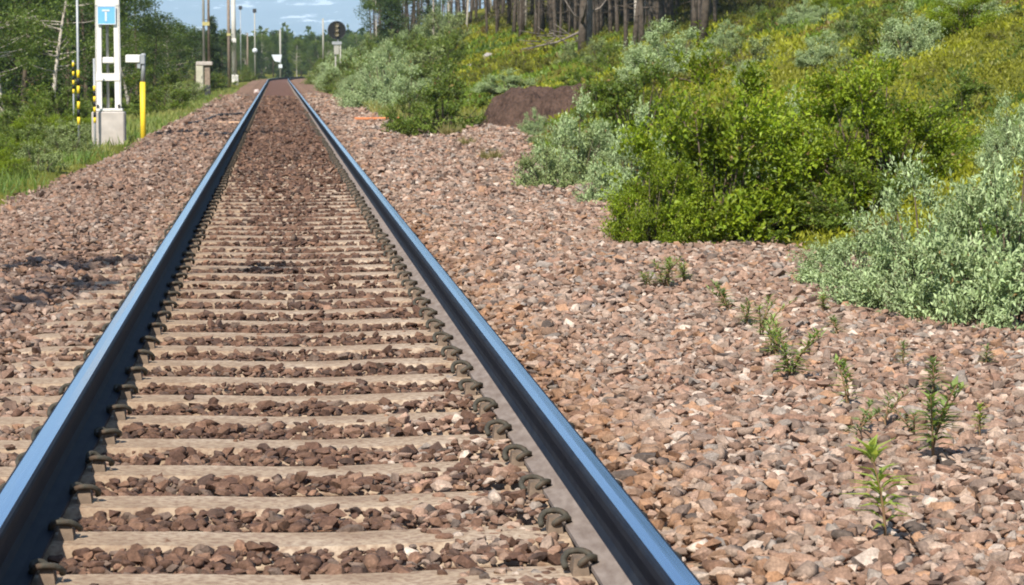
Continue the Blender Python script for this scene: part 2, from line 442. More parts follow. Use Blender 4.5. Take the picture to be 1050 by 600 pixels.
for y0, y1, sp, r0 in ((5.4, 13, .035, .0215), (13, 25, .045, .0255), (25, 42, .068, .036), (42, 66, .095, .045), (66, 105, .15, .062)):
    U, Y = scatter(-3.4, 4.9, y0, y1, sp)
    R = r0 * np.clip(rng.lognormal(-.04, .34, U.size), .42, 1.95) * np.where(np.abs(U) < .7, .86, 1.)
    Z = Bz(U, Y)
    ok = (U > -edgeL(Y) - .12 + .25 * rng.random(U.size)) & (U < edgeR(Y) + .25 * rng.random(U.size))
    px, py, _ = project(np.stack([U, Y, Z], -1))
    ok &= (px > -170) & (px < 1230) & (py < 690)
    au = np.abs(U)
    ok &= ~((au > .7535 - .092) & (au < .7535 + .092))              # rails
    dn = np.abs((Y - sly[0] + .3) % .6 - .3)                          # distance from nearest sleeper line
    on = (dn < .125) & (au < 1.28)
    cover = .012 + .2 * (dn > .09) + .75 * sstep(27, 44, Y) * (au < .66) + .75 * sstep(.22, .5, U) * (U < .66) * (1 - sstep(7.6, 9.5, Y)) + .1 * sstep(.35, .6, U) * (U < .66) \
        + (U < -.86) * (.03 + .8 * sstep(1.19, 1.29, -U) + .8 * sstep(15, 18, Y)) + (U > .86) * 1.0
    ok &= ~(on & (rng.random(U.size) > cover))
    clipz = (dn < .085) & (((au > .58) & (au < .70)) | ((au > .80) & (au < .93)))
    ok &= ~(clipz & (rng.random(U.size) > .04 + .6 * (U > 0) + .5 * (au > .75) * (U > 0)))
    crib = (~on) & (au < 1.25)
    Z = np.where(on & (U < .86), np.where(au < .7, R * .2 - .012 * (dn > .09) - .008, np.maximum(Z, R * .25)), Z + R * .15)
    Z = np.where(crib & (U < .8), -.031 + .022 * vnoise(U * 9, Y * 6) + .03 * sstep(24, 40, Y) + R * .25 * rng.random(U.size) + .025 * sstep(.25, .6, U) * (Y < 10), Z)
    foot = (au > np.where(U > 0, .655, .6)) & (au < np.where(U > 0, .86, .91)) & crib
    Z = np.where(foot, np.minimum(Z, -.02 - .2 * R), Z)
    Z = Z + .4 * R * rng.random(U.size) * (~foot) * (~(on & (U < .86)))
    S.append(np.stack([U, Y, Z, R, on], -1)[ok])
S = np.concatenate(S)
nS = len(S)
inner = sstep(.55, 1.05, np.abs(S[:, 0]) + .18 * (vnoise(S[:, 0] * 3, S[:, 1] * 2) - .5))
leftside = S[:, 0] < 0
pin = PAL_IN[rng.choice(len(PAL_IN), nS, p=PW_IN)]; pout = PAL_OUT[rng.choice(len(PAL_OUT), nS, p=PW_OUT)]
pl = .62 * pout + .38 * pin
pout = np.where(leftside[:, None], pl, pout)
nearbrown = (S[:, 1] < 10) & (S[:, 0] > .25) & (S[:, 0] < .7)
mixk = np.where(rng.random(nS) < inner * .98 + .45 * nearbrown, 1.0, .0)[:, None]
mixk = mixk * (1 - .0 * inner[:, None])
SC = (pin * np.array([.92, .84, .74]) * (1 - mixk) + pout * mixk * np.array([.98, .885, .81])) * rng.uniform(.8, 1.18, (nS, 1))
SC = SC * .80; lum = SC.mean(1, keepdims=True); SC = SC * .8 + lum * np.array([1.13, .98, .86]) * .2
rust = np.exp(-((S[:, 0] - 1.02) / .16) ** 2) * (S[:, 1] < 22) * (rng.random(nS) < .5)      # rust-stained stones along the rail
SC = SC * (1 - .42 * rust[:, None]) + np.array([.30, .15, .065]) * .42 * rust[:, None]
RM = rotmats(nS, rng)
RM[:] = RM
flat = np.eye(3)[None] * np.array([1, 1, .82])
px, py, dep = project(S[:, :3])
vis = (px > 5) & (px < 1045) & (py > 0) & (py < 596)
score = np.where(vis, S[:, 3] / dep * (1 + .3 * (S[:, 2] > -.03)), 0)
single = np.zeros(nS, bool); single[np.argsort(-score)[:300]] = True
near = S[:, 1] < 9.5; faraway = S[:, 1] > 24
typ = rng.integers(0, 16, nS)
V = []; Fc = []; CC = []; n0 = 0; SM = []; smo = rng.random(nS) < .22
for t in range(16):
    for hul, selx in ((HULN, near), (HUL, ~near & ~faraway), (HULF, faraway)):
        h, f = hul[t]
        k = np.where((typ == t) & selx & ~single)[0]
        if not len(k): continue
        vv = np.einsum('nij,vj->nvi', RM[k], h) * np.array([1.04, 1.04, .72]) * S[k, 3][:, None, None] + S[k, None, :3]
        V.append(vv.reshape(-1, 3)); m = len(h)
        Fc.append((f[None] + (np.arange(len(k)) * m)[:, None, None]).reshape(-1, 3) + n0); n0 += m * len(k)
        CC.append(np.repeat(SC[k], m, 0)); SM.append(np.repeat(smo[k], len(f)))
tag(obj('stones', tri_mesh('stones', np.concatenate(V), np.concatenate(Fc), col=np.concatenate(CC), smooth=np.concatenate(SM), mats=[M_STONE]), ballast), kind='stuff')
for k in np.where(single)[0]:
    h, f = HULN[typ[k]]
    me = tri_mesh('stone', (h @ RM[k].T) * np.array([1.04, 1.04, .72]) * S[k, 3], f, col=np.repeat(SC[k][None], len(h), 0), smooth=bool(smo[k]), mats=[M_STONE])
    obj('stone', me, ballast, S[k, :3])
print('stones', nS)

# ------------------------------------------------------------------ foliage kit
def unit(a): return a / np.maximum(np.linalg.norm(a, axis=-1, keepdims=True), 1e-9)
def leaf_batch(Pp, D, Nn, L, Wd, fold=.25, wide=.45, curl=.15):
    """each leaf: folded blade of four triangles, base at Pp, pointing along D"""
    D = unit(D); Sd = unit(np.cross(D, Nn)); Nn = np.cross(Sd, D)
    L = np.asarray(L)[:, None]; Wd = np.asarray(Wd)[:, None]
    m = Pp + D * L * wide
    tip = Pp + D * L - Nn * L * curl
    l = m - Sd * Wd / 2 + Nn * Wd * fold; r = m + Sd * Wd / 2 + Nn * Wd * fold
    n = len(Pp); V = np.stack([Pp, l, m, r, tip], 1).reshape(-1, 3)
    f = np.array([[0, 2, 1], [0, 3, 2], [1, 2, 4], [2, 3, 4]])
    Fc = (f[None] + (np.arange(n) * 5)[:, None, None]).reshape(-1, 3)
    return V, Fc, 5
def card_batch(Pp, D, Nn, L, Wd):
    D = unit(D); Sd = unit(np.cross(D, Nn)); L = np.asarray(L)[:, None]; Wd = np.asarray(Wd)[:, None]
    m = Pp + D * L * .5; V = np.stack([Pp, m - Sd * Wd / 2, m + Sd * Wd / 2, Pp + D * L], 1).reshape(-1, 3)
    f = np.array([[0, 2, 1], [1, 2, 3]]); n = len(Pp)
    return V, (f[None] + (np.arange(n) * 4)[:, None, None]).reshape(-1, 3), 4
def leaf_cols(n, r_, ca, cb, bright=(.75, 1.25), tw=None):
    t = r_.random((n, 1)); c = np.array(ca) * (1 - t) + np.array(cb) * t
    c = c * r_.uniform(bright[0], bright[1], (n, 1))
    if tw is not None: c = c * tw[:, None]
    return c
def bush_parts(seed, rx, ry, h, ntw, nlf, L, Wd, ca, cb, mat, nc=36, rc=.2, tone=.18):
    r_ = np.random.default_rng(seed); sz = np.array([rx, ry, h])
    th = np.arange(nc) * 2.39996 + r_.normal(0, .35, nc); el = np.arcsin(np.clip((np.arange(nc) + .5) / nc * 1.04 - .04, 0, 1))
    r_.shuffle(el)
    d = np.stack([np.cos(th) * np.cos(el), np.sin(th) * np.cos(el), np.sin(el)], -1)
    rad = (.55 + .5 * vnoise(th * 1.7 + seed * 3.1, el * 2.2 + seed)) * r_.choice([1, 1, 1, .6], nc)
    cen = d * sz * rad[:, None]; lo = np.arange(nc) % 4 == 0; cen[lo] = np.stack([np.cos(th), np.sin(th), th * 0], -1)[lo] * sz * r_.uniform(.45, .85, (nc, 1))[lo]; cen[lo, 2] = h * r_.uniform(.08, .22, nc)[lo]
    cen[:, 2] = np.maximum(cen[:, 2], .10 * h)
    crad = rc * (rx + h) / 2 * r_.uniform(.6, 1.35, nc); cton = r_.uniform(1 - tone, 1 + tone, nc)
    cid = r_.integers(0, nc, ntw); outw = unit(d + np.array([0, 0, .45]))[cid]
    dv = unit(r_.normal(size=(ntw, 3)) + outw * .9); tip = cen[cid] + dv * crad[cid][:, None] * r_.uniform(.45, 1.25, (ntw, 1)) * np.array([1.15, 1.15, .85])
    start = cen[cid] - outw * crad[cid][:, None] * .55
    tip[:, 2] = np.maximum(tip[:, 2], .02); start[:, 2] = np.maximum(start[:, 2], .03)
    q = np.linspace(.12, 1, nlf)[None, :, None] + r_.normal(0, .03, (ntw, nlf, 1))
    pos = start[:, None] + (tip - start)[:, None] * q
    tdir = unit(tip - start)[:, None] + np.zeros_like(pos)
    ld = unit(tdir * .55 + r_.normal(size=pos.shape) * .55 + np.array([0, 0, .15]))
    nn = unit(np.array([0, 0, .8]) + outw[:, None] * .5 + r_.normal(size=pos.shape) * .5)
    n = ntw * nlf; pos = pos.reshape(-1, 3) + r_.normal(0, .01, (n, 3))
    k_ = sz / np.array([np.percentile(np.abs(pos[:, 0]), 98.5), np.percentile(np.abs(pos[:, 1]), 98.5), np.percentile(pos[:, 2], 99)])
    pos *= k_; pos[:, 2] = np.maximum(pos[:, 2], .01)
    Lx = L * r_.uniform(.55, 1.25, n); V, Fc, kk = leaf_batch(pos, ld.reshape(-1, 3), nn.reshape(-1, 3), Lx, Lx * Wd / L)
    col = leaf_cols(n, r_, ca, cb, (.8, 1.2), np.repeat(cton[cid] * r_.uniform(.85, 1.15, ntw), nlf))
    dry = r_.random(n) < .012; col[dry] = np.array([.30, .20, .08])
    fol = tri_mesh('foliage', V, Fc, col=np.repeat(col, kk, 0), mats=[mat])
    mb = MB()
    for c_ in cen * k_:
        b0 = np.array([c_[0] * .35, c_[1] * .35, -.05]); mb.tube([tuple(b0), tuple(b0 * .45 + c_ * .5 + np.array([0, 0, .06 * h])), tuple(c_)], [.012, .008, .004], 5)
    for t_ in range(0, ntw, max(1, ntw // 240)): mb.tube([tuple(start[t_] * k_), tuple(tip[t_] * k_)], [.0035, .0015], 3, cap=False)
    return [('foliage', fol), ('stems', mb.mesh('stems', M_TWIG, True))]

GREEN = ((.165, .245, .015), (.26, .315, .02)); SAGE = ((.26, .345, .15), (.42, .50, .27)); MIDG = ((.11, .175, .026), (.185, .235, .036)); PALEG = ((.20, .26, .085), (.31, .36, .16))
OLIVE = ((.14, .16, .025), (.21, .21, .03))
K = {}
K['green'] = [bush_parts(11 + i, .62, .6, 1.0, 1350, 15, .038, .025, *GREEN, M_LEAF, 60, .21, .28) for i in range(2)]
K['sage'] = [bush_parts(31 + i, .7, .62, .8, 1900, 15, .038, .016, *SAGE, M_SAGE, 70, .19, .14) for i in range(2)]
K['mid'] = [bush_parts(51 + i, .8, .75, 1.0, 460, 14, .062, .036, *MIDG, M_LEAF, 40, .23, .25) for i in range(3)]
K['pale'] = [bush_parts(71 + i, .8, .75, .95, 460, 14, .062, .03, *PALEG, M_SAGE, 34, .2, .2) for i in range(3)]
K['heath'] = [bush_parts(91 + i, .55, .5, .30, 150, 14, .045, .02, *OLIVE, M_LEAF, 18, .22) for i in range(3)]

# ------------------------------------------------------------------ key shrubs on the bank:  px of centre, depth, kind, width m, height m, label
key = [
 (1040, 335, 'sage', 240, 148, 'large pale grey-green willow shrub spilling onto the ballast at the picture edge'),
 (958, 322, 'sage', 200, 186, 'rounded pale grey-green willow in the middle of the silvery clump on the ballast'),
 (882, 294, 'sage', 130, 232, 'low pale grey-green willow at the tip of the silvery clump below the green bushes'),
 (735, 250, 'green', 200, 70, 'tall bright green leafy bush standing at the ballast edge'),
 (668, 252, 'green', 85, 165, 'small bright green bush leaning out to the ballast below the tall green one'),
 (838, 238, 'green', 180, 98, 'bright green bush with a hollow beside the tall green bush'),
 (905, 215, 'green', 165, 74, 'dense green bush rising behind the low grey-green willow'),
 (790, 251, 'mid', 120, 208, 'low green shrub shading the bare ballast edge under the bright bushes'),
 (808, 212, 'sage', 110, 112, 'grey-green willow tucked between the bright green bushes'),
 (650, 215, 'sage', 110, 122, 'grey-green willow shrub directly behind the small bright green bush'),
 (590, 192, 'sage', 105, 110, 'rounded grey-green willow in front of the brown soil mound'),
 (562, 194, 'pale', 70, 146, 'small pale green shrub at the foot of the rounded grey-green willow'),
 (628, 197, 'pale', 95, 140, 'pale green shrub to the side of the rounded grey-green willow'),
 (655, 150, 'mid', 130, 70, 'broad mid-green bush with a dark hollow behind the rounded willow'),
 (612, 125, 'mid', 60, 88, 'mid-green bush half covering the brown soil mound'),
 (548, 142, 'sage', 36, 116, 'small round grey-green willow at the front of the soil mound'),
 (455, 138, 'mid', 100, 78, 'broad dark green bush in front of the soil mound on the ballast side'),
 (422, 137, 'mid', 60, 100, 'low green bush beside the orange plank'),
 (520, 97, 'sage', 70, 83, 'low grey-green willow strip behind the brown soil mound'),
 (690, 80, 'sage', 105, 30, 'big grey-green willow on the slope below the wood'),
 (662, 90, 'sage', 70, 40, 'grey-green willow just beside the big one below the wood'),
 (822, 24, 'sage', 50, 2, 'grey-green willow at the top of the slope among yellow moss'),
 (1000, 24, 'sage', 90, -6, 'grey-green willow at the top of the slope near the picture corner'),
 (990, 122, 'mid', 90, 78, 'green shrub on the upper slope above the silvery clump'),
 (1040, 172, 'sage', 70, 108, 'grey-green willow higher up behind the large pale one at the edge'),
 (590, 94, 'mid', 50, 74, 'green bush above the brown soil mound'),
 (365, 91, 'sage', 75, 56, 'grey-green willow spreading above the ballast beyond the orange plank'),
 (402, 102, 'sage', 75, 50, 'grey-green willow in the hedge of shrubs left of the soil mound'),
 (345, 86, 'pale', 50, 64, 'pale green shrub standing below the round signal'),
 (885, 234, 'mid', 120, 172, 'dark green shrub at the foot of the dense green bush'),
 (700, 252, 'green', 90, 182, 'low yellow-green bush in front of the tall green one'),
]
def solve_depth(px_, yb):
    Ys = np.concatenate([np.arange(8, 60, .1), np.arange(60, 170, .5)]); xs_ = np.array([xcol(px_, q) for q in Ys])
    py = project(np.stack([xs_, Ys, Htop(xs_, Ys)], -1))[1]
    k = np.where(py <= yb)[0]; return float(Ys[k[0]]) if len(k) else 60.
key = [(a, solve_depth(a, b) + .35 * c_w * solve_depth(a, b) / F_PX * .6, k_, c_w, d_, e_) for a, b, k_, c_w, d_, e_ in key]
for px_, Y, kind, wpx, ytop, lab in key:
    x, y, z = P(px_, Y); wd = wpx * Y / F_PX; hh = max(.3 * wd, at(px_, ytop, Y)[2] - z + .04)
    bx_, hx = {'green': (.62, 1.0), 'sage': (.7, .8), 'mid': (.8, 1.0), 'pale': (.8, .95)}[kind]
    place(random.choice(K[kind]), {'green': 'green_bush', 'sage': 'willow_shrub', 'mid': 'green_bush', 'pale': 'pale_shrub'}[kind], lab, 'shrub',
          (x, y, z - .04), random.uniform(0, 6.28), (wd / 2 / bx_, wd / 2 / bx_, hh / hx), 'shrubs on the bank')

# fill shrubs of the bank, farther and smaller
taken = [(P(q[0], q[1])[0], q[1], q[3] * q[1] / F_PX) for q in key]
r2 = np.random.default_rng(21); cnt = 0
LABF = {'sage': 'grey-green willow shrub on the bank', 'mid': 'mid-green leafy shrub on the bank',
        'pale': 'pale green shrub on the bank', 'heath': 'olive heath clump on the slope', 'green': 'bright green shrub on the bank'}
def zone(px, Y):
    side = ('beside the bend' if px < 335 else 'around the round signal' if px < 375 else 'between the signal and the orange plank' if px < 425 else 'above the orange plank' if px < 480
            else 'over the soil mounds' if px < 610 else 'uphill of the bright green bushes' if px < 800 else 'uphill of the large pale willow')
    return ('nearer' if Y < 48 else 'middle' if Y < 90 else 'farther' if Y < 140 else 'farthest'), side
def try_fill(n, ulo, uhi, ylo, yhi, kinds, szr, gap):
    global cnt
    for _ in range(n):
        Y = r2.uniform(ylo, yhi); u = r2.uniform(ulo, uhi); u = max(u, float(edgeR(Y)) + .25); x = u + float(cxl(Y))
        px, py, _z = project(np.array([[x, Y, float(Htop(x, Y))]]))
        if not (250 < px[0] < 1150): continue
        s = r2.uniform(*szr)
        if any((x - a) ** 2 + ((Y - b) * .6) ** 2 < ((c + s) * gap) ** 2 for a, b, c in taken): continue
        if 495 < px[0] < 600 and 38 < Y < 56: continue
        if vnoise(x * .5 + 40, Y * .25) < .36 and Y < 75: continue
        if px[0] > 462 and Y > 50 and szr[0] > 1.1: continue
        taken.append((x, Y, s)); kd = kinds[r2.integers(len(kinds))]
        bx_, hx = {'green': (.62, 1.0), 'sage': (.7, .8), 'mid': (.8, 1.0), 'pale': (.8, .95), 'heath': (.55, .3)}[kd]
        hh = s * r2.uniform(.5, .75) if kd != 'heath' else s * .3
        place(K[kd][r2.integers(len(K[kd]))], {'sage': 'willow_shrub', 'pale': 'pale_shrub', 'heath': 'heath_clump'}.get(kd, 'green_bush'), zone(px[0], Y)[0] + ' ' + LABF[kd] + ' ' + zone(px[0], Y)[1], 'shrub',
              (x, Y, float(Htop(x, Y)) - .04), r2.uniform(0, 6.28), (s / 2 / bx_, s / 2 / bx_, hh / hx), 'filling ' + zone(px[0], Y)[0] + ' ' + {'sage': 'willows', 'mid': 'green shrubs', 'pale': 'pale shrubs', 'heath': 'heath clumps', 'green': 'bright shrubs'}[kd] + ' ' + zone(px[0], Y)[1])
        cnt += 1
try_fill(260, 2.6, 8.5, 56, 210, ['mid', 'pale', 'pale', 'sage', 'sage', 'mid'], (1.2, 2.6), .36)
try_fill(160, 3.2, 14, 20, 62, ['heath', 'heath', 'mid', 'pale', 'heath'], (.4, .8), .5)
try_fill(110, 4.5, 13, 23, 52, ['mid', 'sage', 'pale', 'green', 'sage'], (.45, 1.0), .42)
try_fill(200, 4.5, 16, 24, 80, ['heath'], (.6, 1.3), .3)
print('fill shrubs', cnt)

# heath ground cover: moss, dwarf birch, bilberry - one uncountable mass
def cover_mesh():
    r_ = np.random.default_rng(5); n = 270000
    Y = 13 * (150 / 13) ** r_.random(n); u = 2.9 + (np.minimum(.32 * Y, 20) - 2.2) * r_.random(n)
    X = u + cxl(Y); px, py, _ = project(np.stack([X, Y, Hg(X, Y)], -1))
    ok = (u > edgeR(Y) + .1 + .3 * r_.random(n)) & (px > 280) & (px < 1180); X, Y, u = X[ok], Y[ok], u[ok]; n = len(X)
    pn = fnoise(X * .45, Y * .3); pn2 = fnoise(X * 1.3 + 9, Y * 1.0 + 4)
    c = np.where((pn < .46)[:, None], np.array([.14, .19, .022]), np.where((pn < .60)[:, None], np.array([.28, .265, .020]), np.array([.215, .20, .022])))
    c = np.where((pn2 > .71)[:, None], np.array([.17, .11, .03]), c); c = np.where((pn2 < .32)[:, None], np.array([.08, .12, .02]), c)
    c = c * r_.uniform(.75, 1.45, (n, 1)) * np.array([1.0, 1.08, 1.0])
    s = np.clip(Y / 38, .5, 2.4)
    D = np.stack([r_.normal(0, .6, n), r_.normal(0, .6, n), np.ones(n) * .8], -1); Nn = r_.normal(size=(n, 3)) + np.array([0, -.3, .8])
    Pp = np.stack([X, Y, Hg(X, Y) + r_.uniform(-.02, .05, n)], -1)
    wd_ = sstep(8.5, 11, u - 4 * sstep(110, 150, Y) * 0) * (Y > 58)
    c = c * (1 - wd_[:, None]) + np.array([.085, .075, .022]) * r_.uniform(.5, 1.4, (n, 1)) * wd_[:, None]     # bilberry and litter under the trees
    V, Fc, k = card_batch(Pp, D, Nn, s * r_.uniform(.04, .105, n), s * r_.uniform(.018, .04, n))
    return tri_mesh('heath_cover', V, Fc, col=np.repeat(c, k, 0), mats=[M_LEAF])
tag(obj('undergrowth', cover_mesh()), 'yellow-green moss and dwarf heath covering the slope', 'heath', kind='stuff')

def grass_mesh(name, n, ulo, uhi, ylo, yhi, h0, h1, ca, cb, seed, wmul=1.0, edge=None):
    r_ = np.random.default_rng(seed); Y = ylo + (yhi - ylo) * r_.random(n) ** 1.25; u = ulo + (uhi - ulo) * r_.random(n)
    if edge == 'L': u = -edgeL(Y) + .15 - np.abs(u)
    if edge == 'R': u = edgeR(Y) - .25 + np.abs(u)
    t = vnoise(u * 2.2 + 7, Y * 1.6); ok = r_.random(n) < np.clip((t - .18) * 2.2, .12, 1)
    Y, u, t = Y[ok], u[ok], t[ok]; n = len(Y); X = u + cxl(Y)
    px, py, _ = project(np.stack([X, Y, np.zeros(n)], -1)); ok = (px > -160) & (px < 1200); X, Y, t = X[ok], Y[ok], t[ok]; n = len(X)
    sc_ = np.clip(Y / 40, .7, 2.0) * wmul
    z = np.maximum(Hg(X, Y), np.where((X - cxl(Y) > -edgeL(Y)) & (X - cxl(Y) < edgeR(Y)), Bz(X - cxl(Y), Y) - .03, -9))
    hgt = r_.uniform(h0, h1, n) * (.5 + t)
    lean = r_.normal(0, .33, (n, 2)); Pp = np.stack([X, Y, z - .02], -1); D = np.stack([lean[:, 0], lean[:, 1], np.ones(n)], -1)
    V, Fc, k = leaf_batch(Pp, D, r_.normal(size=(n, 3)) + np.array([0, -1, .3]), hgt, sc_ * r_.uniform(.012, .024, n), fold=.1, wide=.35, curl=.2)
    tt = np.clip(fnoise(X * .8, Y * .5) * 2 - .5 + r_.normal(0, .2, n), 0, 1)[:, None]
    c = (np.array(ca) * (1 - tt) + np.array(cb) * tt) * r_.uniform(.7, 1.25, (n, 1))
    return tri_mesh(name, V, Fc, col=np.repeat(c, k, 0), mats=[M_GRASS])
tag(obj('grass', grass_mesh('grass', 52000, 0, 7, 22, 130, .06, .2, (.10, .17, .022), (.22, .22, .05), 3, 1.2, 'L')), 'green and straw-yellow grass along the verge by the mast', 'grass', kind='stuff')
tag(obj('grass', grass_mesh('grass', 26000, 0, 1.3, 44, 200, .1, .35, (.12, .18, .025), (.25, .22, .06), 4, 1.3, 'R')), 'grass fringe between ballast and shrubs on the bank', 'grass', kind='stuff')

# dry tufts of grass on the ballast
def tuft(seed, n, h, ca, cb):
    r_ = np.random.default_rng(seed); a = r_.uniform(0, 6.28, n); rr = .12 * np.sqrt(r_.random(n))
    Pp = np.stack([np.cos(a) * rr, np.sin(a) * rr, np.zeros(n)], -1); D = np.stack([np.cos(a) * .45, np.sin(a) * .45, np.ones(n)], -1) + r_.normal(0, .2, (n, 3))
    V, Fc, k = leaf_batch(Pp, D, r_.normal(size=(n, 3)), h * r_.uniform(.5, 1.1, n), np.full(n, .011), fold=.1, wide=.35, curl=.25)
    return tri_mesh('grass_tuft', V, Fc, col=np.repeat(leaf_cols(n, r_, ca, cb), k, 0), mats=[M_GRASS])
TUFT = tuft(1, 150, .2, (.17, .17, .05), (.30, .24, .10))
for px_, Y, s, lab in ((462, 42, 1.2, 'dry grass tuft on the gravel heap farther from the rail'), (503, 34, .9, 'dry grass tuft on bare ballast in front of the gravel heap'), (478, 38, .8, 'straw-coloured grass tuft between two others on the ballast'), (418, 50.0, 1., 'grass tuft at the foot of the green bush beside the orange plank')):
    tag(obj('grass_tuft', TUFT, None, P(px_, Y, -.01), random.random() * 6, s), lab, 'grass', 'grass tufts on the ballast')

# ------------------------------------------------------------------ young plants on the ballast
def weed_parts(seed, h, nl, L, Wd, ca, cb, nst=1):
    r_ = np.random.default_rng(seed); mb = MB(); VV = []; FF = []; CC = []; n0 = 0
    for s in range(nst):
        lean = r_.normal(0, .16 if nst == 1 else .4, 2); hh = h * r_.uniform(.75, 1.05)
        pts = [np.array([lean[0] * t * t * hh + .01 * s, lean[1] * t * t * hh, t * hh]) for t in np.linspace(0, 1, 6)]
        mb.tube([tuple(p - np.array([0, 0, .03 if i == 0 else 0])) for i, p in enumerate(pts)], [.004, .004, .0035, .003, .0025, .0015], 5)
        t = np.sort(r_.uniform(.12, 1, nl)) ** .85; a = np.arange(nl) * 2.4 + r_.normal(0, .3, nl)
        Pp = np.stack([lean[0] * t * t * hh + .01 * s, lean[1] * t * t * hh, t * hh], -1)
        up = .35 + 1.3 * t ** 3
        D = np.stack([np.cos(a), np.sin(a), up], -1); Nn = np.stack([-np.cos(a) * .5, -np.sin(a) * .5, np.ones(nl)], -1)
        ll = L * (1.05 - .5 * t ** 2) * r_.uniform(.75, 1.15, nl)
        V, Fc, k = leaf_batch(Pp, D, Nn, ll, np.full(nl, Wd) * r_.uniform(.8, 1.2, nl), fold=.2, wide=.4, curl=.28)
        VV.append(V); FF.append(Fc + n0); n0 += len(V)
        CC.append(np.repeat(leaf_cols(nl, r_, ca, cb) * (.85 + .4 * t[:, None]), k, 0))
    return [('foliage', tri_mesh('foliage', np.concatenate(VV), np.concatenate(FF), col=np.concatenate(CC), mats=[M_LEAF])), ('stem', mb.mesh('stem', m_stem, True))]
m_stem = m_simple('herb_stem', (.20, .12, .06), .8, 0, .3, 30, 0)
WG = ((.17, .24, .06), (.27, .33, .11)); WY = ((.22, .29, .05), (.33, .38, .10)); WD = ((.15, .20, .07), (.22, .26, .11))
# px, base y, height px, stems, colour, label
weeds = [
 (914, 558, 102, 1, WY, 'tallest willowherb shoot standing alone at the bottom of the ballast'),
 (962, 472, 78, 3, WG, 'bushy willowherb clump behind the tallest lone shoot'),
 (962, 405, 36, 2, WD, 'small willowherb shoot just behind the bushy clump'),
 (884, 448, 34, 2, WD, 'dull green shoot with dark leaves nearest in front of the two-tiered one'),
 (874, 418, 46, 2, WG, 'two-tiered green shoot between the stones'),
 (912, 436, 36, 2, WD, 'short dark green shoot beside the bushy willowherb clump'),
 (1010, 448, 36, 1, WY, 'short yellow-green shoot nearest the picture edge'),
 (816, 388, 52, 4, WG, 'spreading leafy plant lowest of the row leading to the bushes'),
 (784, 346, 38, 4, WG, 'spreading leafy plant in the middle of the row leading to the bushes'),
 (748, 322, 32, 3, WD, 'dark green leafy plant uppermost of the row leading to the bushes'),
 (687, 294, 32, 5, WG, 'low feathery green plant in front of the bright green bush'),
 (662, 293, 16, 3, WG, 'tiny green plant beside the low feathery one'),
 (862, 345, 24, 2, WD, 'tiny shoot below the low grey-green willow'),
 (930, 378, 30, 1, WD, 'thin lone shoot below the large grey-green willow'),
 (800, 240, 26, 4, WG, 'tuft of pale sprigs at the foot of the bright green bushes'),
 (800, 364, 34, 4, WG, 'leafy plant wedged between the lowest two of the row leading to the bushes'),
 (768, 334, 24, 3, WD, 'small leafy plant near the upper end of the row leading to the bushes'),
 (702, 290, 22, 4, WG, 'small sprig right beside the low feathery plant'),
 (942, 448, 30, 2, WD, 'small dark sprig close before the bushy willowherb clump'),
 (898, 470, 22, 1, WD, 'tiny sprig in front of the dull green shoot'),
 (845, 318, 18, 3, WG, 'tiny plant at the tip of the silvery clump'),
 (1016, 374, 22, 1, WD, 'tiny lone shoot under the large grey-green willow near the edge'),
]
for i, (px_, py_, hp, nst, cc, lab) in enumerate(weeds):
    Y = 10.0
    for _ in range(12):
        x = xcol(px_, Y); zz = float(Htop(x, Y)) + .01
        pj = project(np.array([[x, Y, zz]]))[1][0]; Y = Y + (pj - py_) * Y / (py_ - 67) * .8
    x, y, z = P(px_, Y, .0); h = hp * 1.1 * Y / F_PX
    pr = weed_parts(500 + i, h, int((46 if nst == 1 else 26) * random.uniform(.6, 1.25)), (.27 * h + .025) * random.uniform(.75, 1.15), (.06 * h + .005) * random.uniform(.55, 1.0), *cc, nst)
    place(pr, 'willowherb_shoot' if nst < 4 else 'leafy_weed', lab, 'plant', (x, y, z), random.uniform(0, 6.28), None, 'young plants on the ballast')

